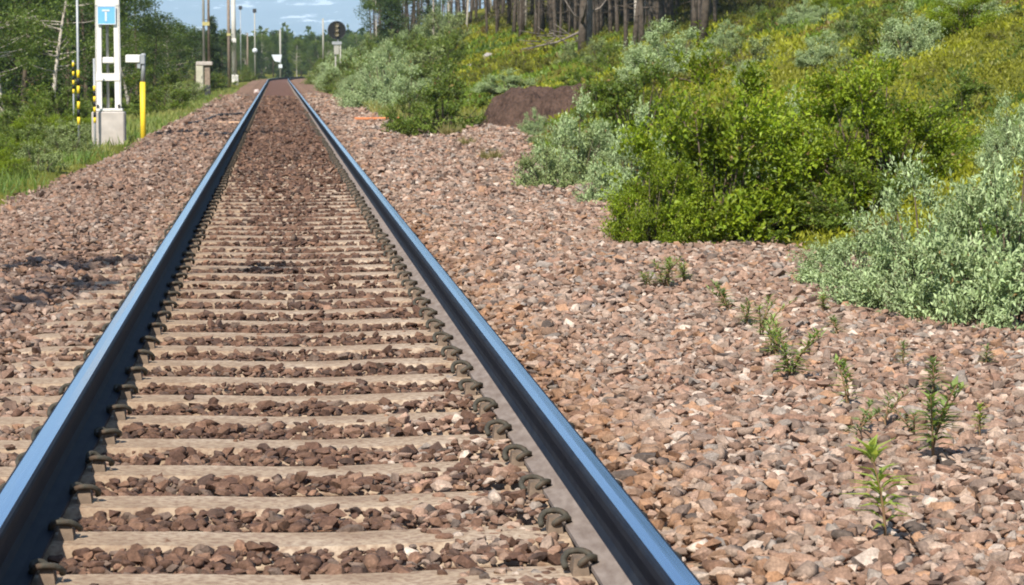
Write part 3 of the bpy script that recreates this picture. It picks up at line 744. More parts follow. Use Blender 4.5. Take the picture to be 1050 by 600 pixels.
# ------------------------------------------------------------------ trees
def tree_parts(seed, h, trunk_r, clear, cr, nclump, nleaf, L, Wd, ca, cb, bark, lean=.06, mat=None, crown_pow=.6, dead=0):
    r_ = np.random.default_rng(seed); mb = MB(); ln = r_.normal(0, lean, 2)
    ph = r_.uniform(0, 6, 2)
    def tp(t): return np.array([ln[0] * t * h + .05 * math.sin(t * 5 + ph[0]) * h * .2, ln[1] * t * h + .05 * math.sin(t * 4 + ph[1]) * h * .2, t * h])
    o0 = tp(0) * np.array([1, 1, 0])
    ts = np.linspace(0, 1, 9); mb.tube([tuple(tp(t) - o0 - np.array([0, 0, .2 if t == 0 else 0])) for t in ts], [trunk_r * (1.25 if t == 0 else 1 - .88 * t) for t in ts], 8)
    cl = []; 
    for i in range(nclump):
        t = clear + (1 - clear) * r_.random() ** .8; a = r_.uniform(0, 6.28)
        prof_ = math.sin(math.pi * min(1, .12 + .88 * (t - clear) / (1 - clear))) ** crown_pow
        d = cr * prof_ * r_.uniform(.35, 1.05); p0 = tp(t * .93) - o0; p1 = p0 + np.array([math.cos(a) * d, math.sin(a) * d, d * r_.uniform(.1, .6)])
        mb.tube([tuple(p0), tuple((p0 + p1) / 2 + np.array([0, 0, -.04 * d])), tuple(p1)], [trunk_r * .3 * (1 - t * .6), trunk_r * .2 * (1 - t * .6), .006], 4, cap=False); cl.append(p1)
    for i in range(dead):
        t = clear * r_.uniform(.25, 1.0); a = r_.uniform(0, 6.28); p0 = tp(t) - o0; d = r_.uniform(.25, .9)
        mb.tube([tuple(p0), tuple(p0 + np.array([math.cos(a) * d, math.sin(a) * d, d * r_.uniform(-.35, .4)]))], [.016, .004], 4, cap=False)
    cl = np.array(cl); n = nclump * nleaf; ctr = np.repeat(cl, nleaf, 0); cs = np.repeat(r_.uniform(.55, 1.15, nclump) * cr * .36, nleaf)
    off = unit(r_.normal(size=(n, 3))) * (r_.random((n, 1)) ** .45) * cs[:, None] * np.array([1, 1, .75]); pos = ctr + off
    ld = unit(off + r_.normal(0, .5, (n, 3)) + np.array([0, 0, -.15])); nn = unit(np.array([0, 0, .7]) + unit(off) * .6 + r_.normal(0, .6, (n, 3)))
    V, Fc, k = card_batch(pos, ld, nn, L * r_.uniform(.6, 1.2, n), Wd * r_.uniform(.7, 1.2, n))
    col = np.repeat(leaf_cols(n, r_, ca, cb, (.75, 1.25), np.repeat(r_.uniform(.75, 1.25, nclump), nleaf)), k, 0)
    return [('trunk', mb.mesh('trunk', bark, True)), ('crown', tri_mesh('crown', V, Fc, col=col, mats=[mat or M_LEAF]))]
def spruce_parts(seed, h, cr, ca, cb):
    r_ = np.random.default_rng(seed); mb = MB(); mb.tube([(0, 0, -.2), (0, 0, h * .5), (0, 0, h)], [.11, .07, .01], 7)
    Pp = []; D = []; t = .06
    while t < .99:
        nb = 7
        for b in range(nb):
            a = r_.uniform(0, 6.28); d = cr * (1 - t) ** .8 * r_.uniform(.7, 1.1) + .06; z = t * h
            e = np.array([math.cos(a) * d, math.sin(a) * d, -d * .25]); p0 = np.array([0, 0, z])
            mb.tube([tuple(p0), tuple(p0 + e)], [.012, .004], 3, cap=False)
            m = int(10 + 38 * d); q = r_.random((m, 1)) ** .7
            Pp.append(p0 + e * q + r_.normal(0, .035, (m, 3))); D.append(unit(e) * .6 + r_.normal(0, .55, (m, 3)) + np.array([0, 0, -.15]))
        t += .045 * (1 - .3 * t)
    Pp = np.concatenate(Pp); D = np.concatenate(D); n = len(Pp)
    V, Fc, k = card_batch(Pp, D, r_.normal(size=(n, 3)) + np.array([0, 0, .6]), r_.uniform(.14, .28, n), r_.uniform(.035, .07, n))
    return [('trunk', mb.mesh('trunk', M_BARK, True)), ('crown', tri_mesh('crown', V, Fc, col=np.repeat(leaf_cols(n, r_, ca, cb), k, 0), mats=[M_NEEDLE]))]
DKG = ((.045, .08, .016), (.085, .125, .024)); BRG = ((.085, .14, .022), (.15, .19, .035))
T_BIRCH = [tree_parts(201 + i, 5.0, .07, .22, 1.35, 46, 130, .09, .06, *BRG, M_BIRCH, .07) for i in range(3)]
T_DARK = [tree_parts(221 + i, 5.0, .08, .10, 1.45, 52, 130, .095, .062, *DKG, M_TWIG, .05) for i in range(3)]
T_PINE = [tree_parts(241 + i, 7.5, .085, .46, 1.5, 30, 95, .17, .06, (.05, .085, .022), (.085, .12, .03), M_BARK, .04, M_NEEDLE, dead=24) for i in range(4)]
T_BIRCHW = [tree_parts(261 + i, 7.0, .075, .45, 1.4, 30, 95, .13, .085, *BRG, M_BIRCH, .04, dead=5) for i in range(2)]
T_SPR = [spruce_parts(281 + i, 5.0, 1.05, (.028, .055, .02), (.055, .085, .025)) for i in range(2)]

# left-hand trees: px, depth, pixel row of the top, kind, label
left = [
 (2, 70, -60, 'b', 'pale-stemmed birch at the picture edge behind the grassy verge'),
 (22, 78, -70, 'd', 'dark leafy tree second in from the edge behind the verge'),
 (52, 74, -60, 'b', 'birch with pale trunk in front of the dark trees behind the verge'),
 (68, 88, -50, 'd', 'dark leafy tree behind the striped poles'),
 (88, 92, -60, 'd', 'dark full-crowned tree behind the white lattice mast'),
 (38, 95, -40, 's', 'dark spruce deep in the trees behind the verge'),
 (118, 98, -26, 'd', 'dark tree showing beyond the lattice mast legs'),
 (140, 104, -12, 'd', 'dark tree above the yellow post'),
 (132, 86, 26, 'b', 'small birch with pale stem beside the yellow post box'),
 (158, 112, 8, 'd', 'dark tree where the tree line starts to drop'),
 (172, 118, 20, 'b', 'lighter green tree on the falling tree line'),
 (186, 128, 22, 'd', 'dark tree before the twin poles of the cabinet'),
 (200, 150, 26, 'd', 'dark tree just past the twin poles'),
 (218, 150, 16, 's', 'bushy-topped dark tree behind the twin poles'),
 (228, 165, 30, 'd', 'dark low tree beside the tall pale mast'),
 (10, 98, -60, 'd', 'dark tree farthest back at the picture edge'),
 (104, 116, -20, 's', 'dark spruce seen through the lattice mast'),
 (152, 135, 14, 's', 'dark spruce behind the start of the falling tree line'),
]
for px_, Y, ty, kd, lab in left:
    x, y, z = P(px_, Y); top = at(px_, ty, Y)[2]; h = top - z
    pr = {'b': T_BIRCH, 'd': T_DARK, 's': T_SPR}[kd]; sc_ = h / 5.0
    place(random.choice(pr), {'b': 'birch_tree', 'd': 'leafy_tree', 's': 'spruce_tree'}[kd], lab, 'tree', (x, y, z), random.uniform(0, 6.28), (max(sc_, .85), max(sc_, .85), sc_), 'trees behind the verge')
# wood that carries on behind those trees
r3 = np.random.default_rng(8)
for i in range(90):
    Y = r3.uniform(88, 200); px_l = r3.uniform(-60, 150); x = xcol(px_l, Y) - r3.uniform(0, 3); z = float(Htop(x, Y)); kd = r3.choice(['d', 'd', 's', 'b'])
    hh = r3.uniform(4.5, 7.5) if px_l < 120 else r3.uniform(3.2, 4.2); pr = {'b': T_BIRCH, 'd': T_DARK, 's': T_SPR}[kd]
    place(pr[r3.integers(len(pr))], {'b': 'birch_tree', 'd': 'leafy_tree', 's': 'spruce_tree'}[kd], {'b': 'birch among the crowded trees deep behind the verge', 'd': 'dark leafy tree among the crowded trees deep behind the verge', 's': 'spruce among the crowded trees deep behind the verge'}[kd],
          'tree', (x, Y, z), r3.uniform(0, 6.28), hh / 5, {'b': 'birches', 'd': 'leafy trees', 's': 'spruces'}[kd] + ' deep behind the verge')
# shrubs on the left verge
vs = [(28, 62, 'mid', 2.2, 1.0, 'green shrub below the pale birch trunks'), (62, 58, 'mid', 2.0, 1.05, 'broad green shrub beside the striped poles'), (86, 52, 'mid', 1.0, .7, 'green shrub against the mast foundation'),
      (104, 46.5, 'mid', .55, .42, 'small green shrub in front of the mast foundation'), (8, 55, 'pale', 1.5, .6, 'pale green shrub by the picture edge on the verge'), (45, 47, 'pale', 1.2, .5, 'low pale shrub on the verge before the green ones'),
      (165, 75, 'mid', 2.0, .8, 'green shrub beyond the yellow post'), (190, 95, 'pale', 2.2, .8, 'pale green shrub before the metal cabinet'), (178, 110, 'mid', 2.4, 1.2, 'green shrub behind the pale one before the cabinet'),
      (222, 130, 'mid', 2.2, .9, 'green shrub between cabinet and tall mast'), (248, 210, 'mid', 2.6, 1.2, 'green shrub beyond the tall pale mast'), (12, 36, 'mid', .9, .4, 'low green shrub nearest on the grassy verge'),
      (128, 80, 'mid', 2.4, 1.2, 'green shrub behind the mast foundation and yellow post')]
rv = np.random.default_rng(33)
for i in range(85):
    Y = rv.uniform(31, 75); px_ = rv.uniform(-10, 92 if Y > 46 else 70); x = xcol(px_, Y)
    if x > -float(edgeL(Y)) - .35: continue
    kd = ['mid', 'pale', 'green'][rv.integers(3)]; sz = rv.uniform(.5, 1.2) * (Y / 50) ** .5
    place(K[kd][rv.integers(len(K[kd]))], 'pale_shrub' if kd == 'pale' else 'green_bush', {'mid': 'low leafy green shrub', 'green': 'low bright yellow-green shrub', 'pale': 'low pale green shrub'}[kd] + ' on the verge ' + ('nearest the camera' if Y < 42 else 'in front of the striped poles' if Y < 54 else 'in front of the birches'), 'shrub',
          P(px_, Y, -.04), rv.uniform(0, 6.28), (sz / 1.6, sz / 1.6, sz * rv.uniform(.38, .6)), kd + ' verge shrubs ' + ('near' if Y < 42 else 'middle' if Y < 54 else 'far'))
for px_, Y, kind, wd, hh, lab in vs:
    place(random.choice(K[kind]), 'green_bush' if kind == 'mid' else 'pale_shrub', lab, 'shrub', P(px_, Y, -.04), random.uniform(0, 6.28), (wd / 1.6, wd / 1.6, hh / 1.0), 'shrubs on the verge')

# wood on top of the bank: only the lower trunks show
taken2 = []; cntp = 0; r4 = np.random.default_rng(15)
def wz(px, Y):
    d = 'at the front of' if Y < 80 else 'in the middle of' if Y < 105 else 'deep in' if Y < 128 else 'in the far part of'
    return d + ' the wood, ' + ('by the open valley' if px < 430 else 'above the green bush by the plank' if px < 490 else 'straight above the soil mounds' if px < 560 else 'behind the dark split trunk' if px < 620 else 'above the big grey-green willow')
def wood(n, ulo, uhi, ylo, yhi, gap):
    global cntp
    for _ in range(n):
        if cntp >= 325: return
        Y = r4.uniform(ylo, yhi); u = r4.uniform(ulo, uhi); x = u + float(cxl(Y))
        px, py, _z = project(np.array([[x, Y, float(Htop(x, Y))]]))
        if not (372 < px[0] < 735) or (px[0] > 690 and r4.random() < .5): continue
        if any((x - a) ** 2 + (Y - b) ** 2 < gap ** 2 for a, b in taken2): continue
        taken2.append((x, Y)); bw = r4.random() < .09
        pr = T_BIRCHW if bw else T_PINE; s = r4.uniform(.75, 1.1)
        place(pr[r4.integers(len(pr))], 'birch_tree' if bw else 'pine_tree', ('pale-stemmed birch' if bw else 'brown-trunked pine') + ' ' + wz(px[0], Y), 'tree',
              (x, Y, float(Htop(x, Y))), r4.uniform(0, 6.28), (s * r4.uniform(.55, 1.05),) * 2 + (s,), ('birches ' if bw else 'pines ') + wz(px[0], Y)); cntp += 1
wood(260, 8.0, 16, 47, 64, .75)
wood(160, 6.3, 20, 128, 230, 1.1)
wood(1100, 9.0, 20, 62, 118, .74)
print('wood', cntp)
for px_, Y, ty, kd, lab in ((388, 150, -20, 'd', 'dark leafy tree at the end of the wood by the open valley'), (402, 140, -30, 's', 'spruce at the end of the wood above the willows'), (420, 132, -30, 'd', 'leafy tree over the shrubs near the end of the wood')):
    x, y, z = P(px_, Y); h = at(px_, ty, Y)[2] - z
    place(random.choice(T_DARK if kd == 'd' else T_SPR), 'leafy_tree' if kd == 'd' else 'spruce_tree', lab, 'tree', (x, y, z), 1., h / 5, 'trees at the end of the wood')

# far trees across the end of the line
r5 = np.random.default_rng(19)
for i in range(150):
    Y = r5.uniform(275, 420); px_ = r5.uniform(130, 400); x = xcol(px_, Y)
    if abs(x - float(cxl(Y))) < 4.5: continue
    z = float(Htop(x, Y)); kd = r5.choice(['d', 'd', 's', 'b']); top = 1.25 + (67 - r5.uniform(32, 46)) * Y / F_PX
    pr = {'b': T_BIRCH, 'd': T_DARK, 's': T_SPR}[kd]; s = max(.5, (top - z) / 5)
    place(pr[r5.integers(len(pr))], {'b': 'birch_tree', 'd': 'leafy_tree', 's': 'spruce_tree'}[kd], {'b': 'far birch in the trees where the line bends away', 'd': 'far leafy tree in the trees where the line bends away', 's': 'far spruce in the trees where the line bends away'}[kd],
          'tree', (x, Y, z), r5.uniform(0, 6.28), s, {'b': 'far birches', 'd': 'far leafy trees', 's': 'far spruces'}[kd] + ' at the bend')
def far_wood():
    r_ = np.random.default_rng(77); VV = []; n = 700; Y = r_.uniform(430, 1500, n); px_ = r_.uniform(60, 460, n)
    X = np.array([xcol(a, b) for a, b in zip(px_, Y)]); Z = Hg(X, Y); h = r_.uniform(4.5, 7.5, n) * (1 + (Y - 430) / 2200); m = 90
    q = r_.random((n, m)); a = r_.uniform(0, 6.28, (n, m)); rad = 1.6 * np.sin(np.pi * np.clip(.15 + .8 * q, 0, 1)) * np.sqrt(r_.random((n, m))) * (h / 6)[:, None]
    pos = np.stack([X[:, None] + np.cos(a) * rad, Y[:, None] + np.sin(a) * rad, Z[:, None] + q * h[:, None]], -1).reshape(-1, 3)
    k = len(pos); V, Fc, kk = card_batch(pos, r_.normal(size=(k, 3)), r_.normal(size=(k, 3)) + np.array([0, -.5, .5]), r_.uniform(.7, 1.3, k), r_.uniform(.5, .9, k))
    return tri_mesh('far_wood', V, Fc, col=np.repeat(leaf_cols(k, r_, (.045, .08, .018), (.085, .12, .025)), kk, 0), mats=[M_LEAF])
tag(obj('far_wood', far_wood()), 'dark distant wood below the snow-streaked mountain', 'wood', kind='stuff')

# ------------------------------------------------------------------ mast and line-side furniture
M_WHITE = m_simple('white_paint', (.74, .71, .64), .5, 0, .08, 3, .1, dirt=(.45, .38, .3))
M_CONC = m_simple('foundation_concrete', (.46, .41, .36), .9, 0, .15, 5, .4, dirt=(.36, .30, .25))
M_GREY = m_simple('galvanised_steel', (.36, .37, .37), .5, .3, .15, 8, .1)
M_DARK = m_simple('dark_steel', (.05, .05, .05), .6, .2, .2, 8, .1)
M_YEL = m_simple('yellow_paint', (.80, .56, .03), .5, 0, .1, 6, .1)
M_BLACK = m_simple('black_paint', (.012, .012, .012), .5, 0, .1, 6, .1)
M_BLUE = m_simple('blue_sign_paint', (.16, .42, .68), .45, 0, .06, 4, 0)
M_SIGNW = m_simple('sign_white', (.62, .66, .68), .45, 0, .05, 4, 0)
M_BEIGE = m_simple('beige_cabinet', (.50, .47, .36), .6, 0, .1, 6, .1, dirt=(.34, .3, .22))
M_WOOD = m_simple('pole_wood', (.26, .20, .15), .9, 0, .3, 10, .4)
M_PALEPOLE = m_simple('pale_pole', (.36, .345, .29), .6, 0, .1, 4, .1)

def lattice_mast(px_, Y, label):
    x, y, z = P(px_, Y); z = at(px_, 150, Y)[2]
    t = thing('lattice_mast', label, 'mast', (x, y, z), 0)
    f = MB(); f.box((0, 0, .10), (.53, .5, .94), bev=.02); obj('foundation', f.mesh('foundation', M_CONC), t)
    p = MB(); p.box((0, 0, .60), (.46, .4, .035)); obj('base_plate', p.mesh('base_plate', M_WHITE), t)
    p = MB()
    for sx in (-.17, .17):
        for sy in (-.12, .12): p.tube([(sx, sy, .615), (sx, sy, .68)], .02, 6)
    obj('anchor_bolts', p.mesh('anchor_bolts', M_DARK), t)
    for sx in (-1, 1):
        l = MB(); a0, a1 = .175, .135; H = 7.2; w0 = .085
        # channel section: web outwards, two flanges
        for (ox, oy, dx, dy) in ((0, 0, .018, .19), (-sx * .045, -.088, w0, .014), (-sx * .045, .088, w0, .014)):
            V = []
            for zz, a in ((.618, a0), (H, a1)):
                cx_ = sx * (a + .02) + ox
                for e, q in ((-1, -1), (1, -1), (1, 1), (-1, 1)): V.append((cx_ + e * dx / 2, oy + q * dy / 2, zz))
            l.add(V, [(3, 2, 1, 0), (4, 5, 6, 7)] + [(i, (i + 1) % 4, 4 + (i + 1) % 4, 4 + i) for i in range(4)])
        obj('leg', l.mesh('leg', M_WHITE), t)
    for zz in (1.13, 2.35, 3.1, 4.0, 5.0, 6.0, 7.0):
        for sy in (-.1025, .1025):
            b = MB(); b.box((0, sy, zz), (.38, .012, .12)); obj('batten_plate', b.mesh('batten_plate', M_WHITE), t)
    c = MB(); c.tube([(-.01, .0, .62), (-.01, .0, 7.0)], .024, 8); obj('conduit', c.mesh('conduit', M_GREY, True), t)
    c = MB(); c.box((-.0, -.01, 1.40), (.20, .1, .10), bev=.012); obj('junction_box', c.mesh('junction_box', M_WHITE), t)
    sg = MB(); sg.box((-.01, -.128, 2.13), (.30, .012, .30), bev=.004); s_ = obj('sign_plate', sg.mesh('sign_plate', M_BLUE), t)
    bd = MB()
    for (cx_, cz, dx, dz) in ((-.01, 2.277, .30, .02), (-.01, 1.985, .30, .012), (-.153, 2.13, .012, .28), (.133, 2.13, .012, .28), (-.02, 2.115, .03, .17), (-.02, 2.205, .12, .03)): bd.box((cx_, -.1375, cz), (dx, .005, dz))
    obj('sign_print', bd.mesh('sign_print', M_SIGNW), s_)
    a = MB(); a.tube([(.15, 0, 5.7), (2.9, 0, 5.4)], .028, 8); a.tube([(.15, 0, 6.9), (2.3, 0, 5.5)], .024, 8); obj('cantilever_arm', a.mesh('cantilever_arm', M_GREY, True), t)
    i_ = MB()
    for k in range(7): i_.tube([(.22 + k * .06, 0, 5.69 - k * .0065), (.245 + k * .06, 0, 5.688 - k * .0065)], .065, 10)
    obj('insulator', i_.mesh('insulator', M_WOOD, True), t)
lattice_mast(111, 44, 'white steel lattice mast with blue sign on a concrete foundation')

def striped_pole(px_, Y, ytop, s0, s1, ybot, rad, label):
    zt, zb = at(px_, ytop, Y)[2], at(px_, ybot, Y)[2]; za, zc = at(px_, s0, Y)[2], at(px_, s1, Y)[2]; x = xcol(px_, Y)
    t = thing('marker_pole', label, 'pole', (x, Y, zb), 0, None, 'snow marker poles')
    m = MB(); m.tube([(0, 0, -.3), (0, 0, zt - zb)], rad, 8); obj('pole', m.mesh('pole', M_GREY, True), t)
    n = 7; d = (za - zc) / n
    for k in range(n):
        b = MB(); b.tube([(0, 0, zc - zb + k * d), (0, 0, zc - zb + (k + 1) * d)], rad + .004, 8)
        obj('stripe_band', b.mesh('stripe_band', M_YEL if k % 2 == 0 else M_BLACK, True), t)
striped_pole(80, 45, -40, 72, 128, 164, .021, 'tall thin pole with yellow and black bands beside the lattice mast')
striped_pole(75, 54, 62, 64, 96, 140, .018, 'shorter faded yellow-banded pole just behind the tall banded one')
striped_pole(96.5, 43.6, 60, 88, 126, 166, .018, 'yellow-banded pole touching the mast foundation')

def yellow_post():
    Y = 43.4; x = xcol(146, Y); z = at(146, 146, Y)[2]; S_ = Y / F_PX
    t = thing('yellow_post', 'yellow-sleeved grey post carrying a white box on an arm', 'post', (x, Y, z))
    m = MB(); m.tube([(0, 0, -.2), (0, 0, 61 * S_)], .044, 12); obj('sleeve', m.mesh('sleeve', M_YEL, True), t)
    m = MB(); m.tube([(.004, 0, 61 * S_), (.02, 0, 90 * S_)], .036, 10); obj('tube', m.mesh('tube', M_GREY, True), t)
    m = MB(); m.box((.0, -.01, 84 * S_), (.09, .1, .16), bev=.01); obj('clamp', m.mesh('clamp', M_GREY), t)
    m = MB(); m.box((-.15, -.02, 84.5 * S_), (.23, .13, .13), bev=.012); b = obj('box', m.mesh('box', M_WHITE), t)
    m = MB(); m.box((-.055, -.02, 77.5 * S_), (.05, .08, .08)); obj('gland', m.mesh('gland', M_GREY), b)
yellow_post()

def cabinet():
    Y = 112; x = xcol(209, Y); z = at(209, 98, Y)[2]; S_ = Y / F_PX
    t = thing('relay_cabinet', 'beige trackside cabinet with two tall poles behind the shrubs', 'cabinet', (x, Y, z - .02))
    m = MB(); m.box((-.17, 0, 19 * S_), (.31, .4, 27 * S_), bev=.02); obj('housing', m.mesh('housing', M_BEIGE), t)
    m = MB(); m.box((-.17, -.206, 19 * S_), (.25, .012, 23 * S_)); d = obj('door', m.mesh('door', M_BEIGE), t)
    m = MB(); m.box((-.08, -.22, 19 * S_), (.02, .02, .12)); obj('handle', m.mesh('handle', M_DARK), d)
    m = MB(); m.box((.02, 0, 32.8 * S_), (.68, .46, .17), bev=.03); obj('cap', m.mesh('cap', M_CONC), t)
    m = MB(); m.box((.14, .02, 17 * S_), (.22, .3, 30 * S_)); obj('pedestal', m.mesh('pedestal', M_WOOD), t)
    m = MB(); m.box((.16, -.14, 5 * S_), (.26, .24, .5), bev=.03); obj('plinth', m.mesh('plinth', M_DARK), t)
    for dx, mt in ((0.0, M_PALEPOLE), (.21, M_WOOD)):
        m = MB(); m.tube([(dx, .1, 34.9 * S_), (dx, .1, 7.5)], [.055, .045], 8); obj('pole', m.mesh('pole', mt, True), t)
    m = MB(); m.box((.1, .03, 73 * S_), (.30, .05, .15)); obj('name_plate', m.mesh('name_plate', M_PLATE), t)

M_MASTPAINT = m_simple('pale_mast_paint', (.62, .60, .53), .6, 0, .1, 2, .1, dirt=(.42, .38, .3))
M_PLATE = m_simple('faded_yellow_plate', (.46, .40, .16), .6, 0, .1, 6, 0)
def tall_mast():
    Y = 165; x = xcol(240, Y); z = at(240, 86, Y)[2]; S_ = Y / F_PX
    t = thing('tall_mast', 'tall pale mast on a white foundation beside the bend', 'mast', (x, Y, z))
    m = MB(); m.box((.06, -.05, 4 * S_), (.40, .4, .62), bev=.03); obj('foundation', m.mesh('foundation', M_WHITE), t)
    m = MB()
    m.tube([(0, 0, .3), (-.03, 0, 7.8)], [.16, .13], 10); obj('shaft', m.mesh('shaft', M_MASTPAINT, True), t)
    m = MB(); m.box((-.01, -.17, 44 * S_), (.28, .05, .25)); obj('collar', m.mesh('collar', M_WHITE), t)
    m = MB(); m.tube([(-.2, .0, 7.2), (2.4, 0, 6.8)], .03, 6); obj('cantilever_arm', m.mesh('cantilever_arm', M_GREY), t)
    Y = 158; x = xcol(234.8, Y); z = at(235, 88, Y)[2]
    t = thing('timber_pole', 'dark timber pole standing right beside the tall pale mast', 'pole', (x, Y, z))
    m = MB(); m.tube([(0, 0, -.3), (0, 0, 7.5)], [.10, .08], 8); obj('shaft', m.mesh('shaft', M_WOOD, True), t)
    m = MB(); m.box((0, -.09, 3.0), (.22, .03, .14)); obj('plate', m.mesh('plate', M_PLATE), t)
cabinet()
tall_mast()

def thin_pole(px_, Y, ytop, ybot, rad, label, disc=None, mat=None, top=True, name='thin_pole'):
    x = xcol(px_, Y); zb = at(px_, ybot, Y)[2]; zt = at(px_, ytop, Y)[2]
    t = thing(name, label, 'pole', (x, Y, zb), 0, None, 'poles near the bend')
    m = MB(); m.tube([(0, 0, -.6), (0, 0, zt - zb)], rad, 7); obj('shaft', m.mesh('shaft', mat or M_PALEPOLE, True), t)
    if top: m = MB(); m.box((0, 0, zt - zb - .08), (.3, .2, .32), bev=.04); obj('lamp_head', m.mesh('lamp_head', M_DARK), t)
    if disc:
        zz = at(px_, disc, Y)[2] - zb; m = MB(); m.tube([(0, -.1, zz), (0, -.14, zz)], .2, 14); obj('disc_plate', m.mesh('disc_plate', M_SIGNW, True), t)
thin_pole(261.5, 215, 10, 77, .05, 'thin pale pole with white disc plate and dark head beyond the tall mast', 52)
thin_pole(254, 235, 34, 76, .06, 'short dull pole between the tall mast and the pole with white disc', None, M_WOOD, False)
thin_pole(247, 228, 7, 76, .035, 'very thin pole with dark head next to the tall mast', None, M_GREY)
thin_pole(331.5, 190, 19, 58, .06, 'pale slanting-stayed pole left of the round signal', None, M_PALEPOLE, False)
def marker_board():
    Y = 262; x = xcol(287.5, Y); zb = at(287, 77, Y)[2]; S_ = Y / F_PX
    t = thing('marker_board', 'post with white triangular board where the line bends away', 'sign', (x, Y, zb))
    m = MB(); m.tube([(0, 0, -.5), (0, 0, 46 * S_)], .085, 8); obj('post', m.mesh('post', M_PALEPOLE, True), t)
    m = MB(); a, b = 18.5 * S_, 13 * S_; V = [(-.85, -.15, a + .2), (.15, -.15, a + .2), (.0, -.15, b), (-.55, -.15, b + .1)]; V += [(p[0], -.19, p[2]) for p in V]
    m.add(V, [(0, 1, 2, 3), (7, 6, 5, 4), (0, 4, 5, 1), (1, 5, 6, 2), (2, 6, 7, 3), (3, 7, 4, 0)]); obj('board', m.mesh('board', M_SIGNW), t)
    m = MB(); m.box((0, -.16, 9 * S_), (.35, .04, .35)); obj('lower_plate', m.mesh('lower_plate', M_SIGNW), t)
marker_board()

def signal():
    Y = 128; x = xcol(345.5, Y); z = float(Htop(x, Y)); zc = at(345, 31, Y)[2] - z; S_ = Y / F_PX
    t = thing('railway_signal', 'railway light signal with round black backboard rising from the shrubs', 'signal', (x, Y, z))
    m = MB(); m.tube([(0, 0, zc), (0, .035, zc)], 9.2 * S_, 28); bb = obj('backboard', m.mesh('backboard', M_BLACK), t)
    m = MB(); m.tube([(0, -.02, zc), (0, -.002, zc)], 9.2 * S_, 28)
    rim = MB(); n = 28
    rim.tube([(math.cos(q) * 9.0 * S_, -.004, zc + math.sin(q) * 9.0 * S_) for q in np.linspace(0, 2 * math.pi, 29)], .02, 5, cap=False); obj('rim', rim.mesh('rim', M_DARK, True), bb)
    for dz in (5.2, .6, -4.2):
        m = MB(); m.tube([(0, -.13, zc + dz * S_), (0, -.005, zc + dz * S_)], [.10, .085], 14, cap=False); m.tube([(0, -.02, zc + dz * S_), (0, -.004, zc + dz * S_)], .08, 14)
        obj('lamp', m.mesh('lamp', M_LENS, True), bb)
    m = MB(); m.box((0, .02, zc - 13 * S_), (.46, .1, .14)); obj('bracket', m.mesh('bracket', M_GREY), t)
    m = MB(); m.box((-.02, -.06, zc - 20 * S_), (.24, .02, .42)); obj('number_plate', m.mesh('number_plate', M_PALEPOLE), t)
    for dx in (-.06, .17):
        m = MB(); m.tube([(dx, .05, -.3), (dx, .05, zc - 12 * S_)], .04, 8); obj('leg', m.mesh('leg', M_PALEPOLE, True), t)
    m = MB(); m.tube([(.06, .06, zc - 14 * S_), (.06, .06, zc)], .05, 8); obj('mast', m.mesh('mast', M_GREY, True), t)
M_LENS = m_simple('lamp_lens', (.55, .50, .38), .3, 0, .1, 6, 0)
signal()

# ------------------------------------------------------------------ small things along the line
M_ORANGE = m_simple('orange_plank', (.62, .22, .09), .8, 0, .2, 8, .3)
M_PALEWOOD = m_simple('pale_plank', (.58, .36, .22), .8, 0, .2, 8, .3)
M_CABLE = m_simple('cable_rubber', (.035, .03, .028), .7, 0, .2, 8, .1)
m = MB(); m.box((0, 0, .035), (1.0, .16, .05), bev=.008); tag(obj('orange_plank', m.mesh('orange_plank', M_ORANGE), None, P(387, 57.5, .03), .10), 'orange plank lying on the ballast beside the green bush', 'plank')
m = MB(); m.box((0, 0, .03), (.62, .18, .05), bev=.008); tag(obj('pale_plank', m.mesh('pale_plank', M_PALEWOOD), None, P(232, 57, .03), -.05), 'pale plank lying on the ballast outside the rail', 'plank')
cab = [P(px_, Y, .03) for px_, Y in ((185, 52), (203, 54), (212, 57), (225, 62), (238, 65), (247, 66))]
m = MB(); m.tube([tuple(q) for q in smooth_path(cab, 4)], .04, 6); tag(obj('black_cable', m.mesh('black_cable', M_CABLE, True)), 'black cable snaking across the ballast to the rail', 'cable')
def boulder(px_, Y, r_, colr, label, seed):
    h, f = hull(34, seed); o = obj('boulder', tri_mesh('boulder', h * r_, f, col=np.repeat(np.array([colr]), len(h), 0), mats=[M_STONE]), None, P(px_, Y, r_ * .25)); tag(o, label, 'stone')
boulder(263, 120, .16, (.62, .5, .45), 'pale pinkish boulder on the ballast shoulder far along the rail', 5)
boulder(485, 88, .24, (.36, .33, .31), 'pale grey boulder among the shrubs on the bank', 6)
boulder(500, 90, .22, (.32, .29, .27), 'smaller grey boulder next to the pale one on the bank', 7)
boulder(604, 13.2, .035, (.7, .62, .55), 'small whitish stone on the ballast beside the rail', 8)

# brown soil mound
def mound(rx, ry, h, seed):
    n = 100; X, Y = np.meshgrid(np.linspace(-1.25, 1.25, n), np.linspace(-1.25, 1.25, n)); r = np.sqrt(X ** 2 + Y ** 2)
    a = fnoise(X * 1.3 + seed, Y * 1.3 + 3); Z = np.clip(1 - r ** 2.2, -.25, 1) * (.55 + .8 * a) + .10 * (fnoise(X * 4 + seed, Y * 4) - .5) + .13 * (fnoise(X * 8, Y * 8, 3) - .5) + .05 * (vnoise(X * 22, Y * 22) - .5)
    V = np.stack([X * rx, Y * ry, Z * h], -1).reshape(-1, 3); i = np.arange(n * n).reshape(n, n)
    return tri_mesh('soil_mound', V, np.stack([i[:-1, :-1], i[:-1, 1:], i[1:, 1:], i[1:, :-1]], -1).reshape(-1, 4), smooth=True, mats=[M_SOIL])
g = N('bare_soil'); v = g.noise(5, 7); st = g.noise(3, 5, g.coord('Object', (9, 9, 1)))
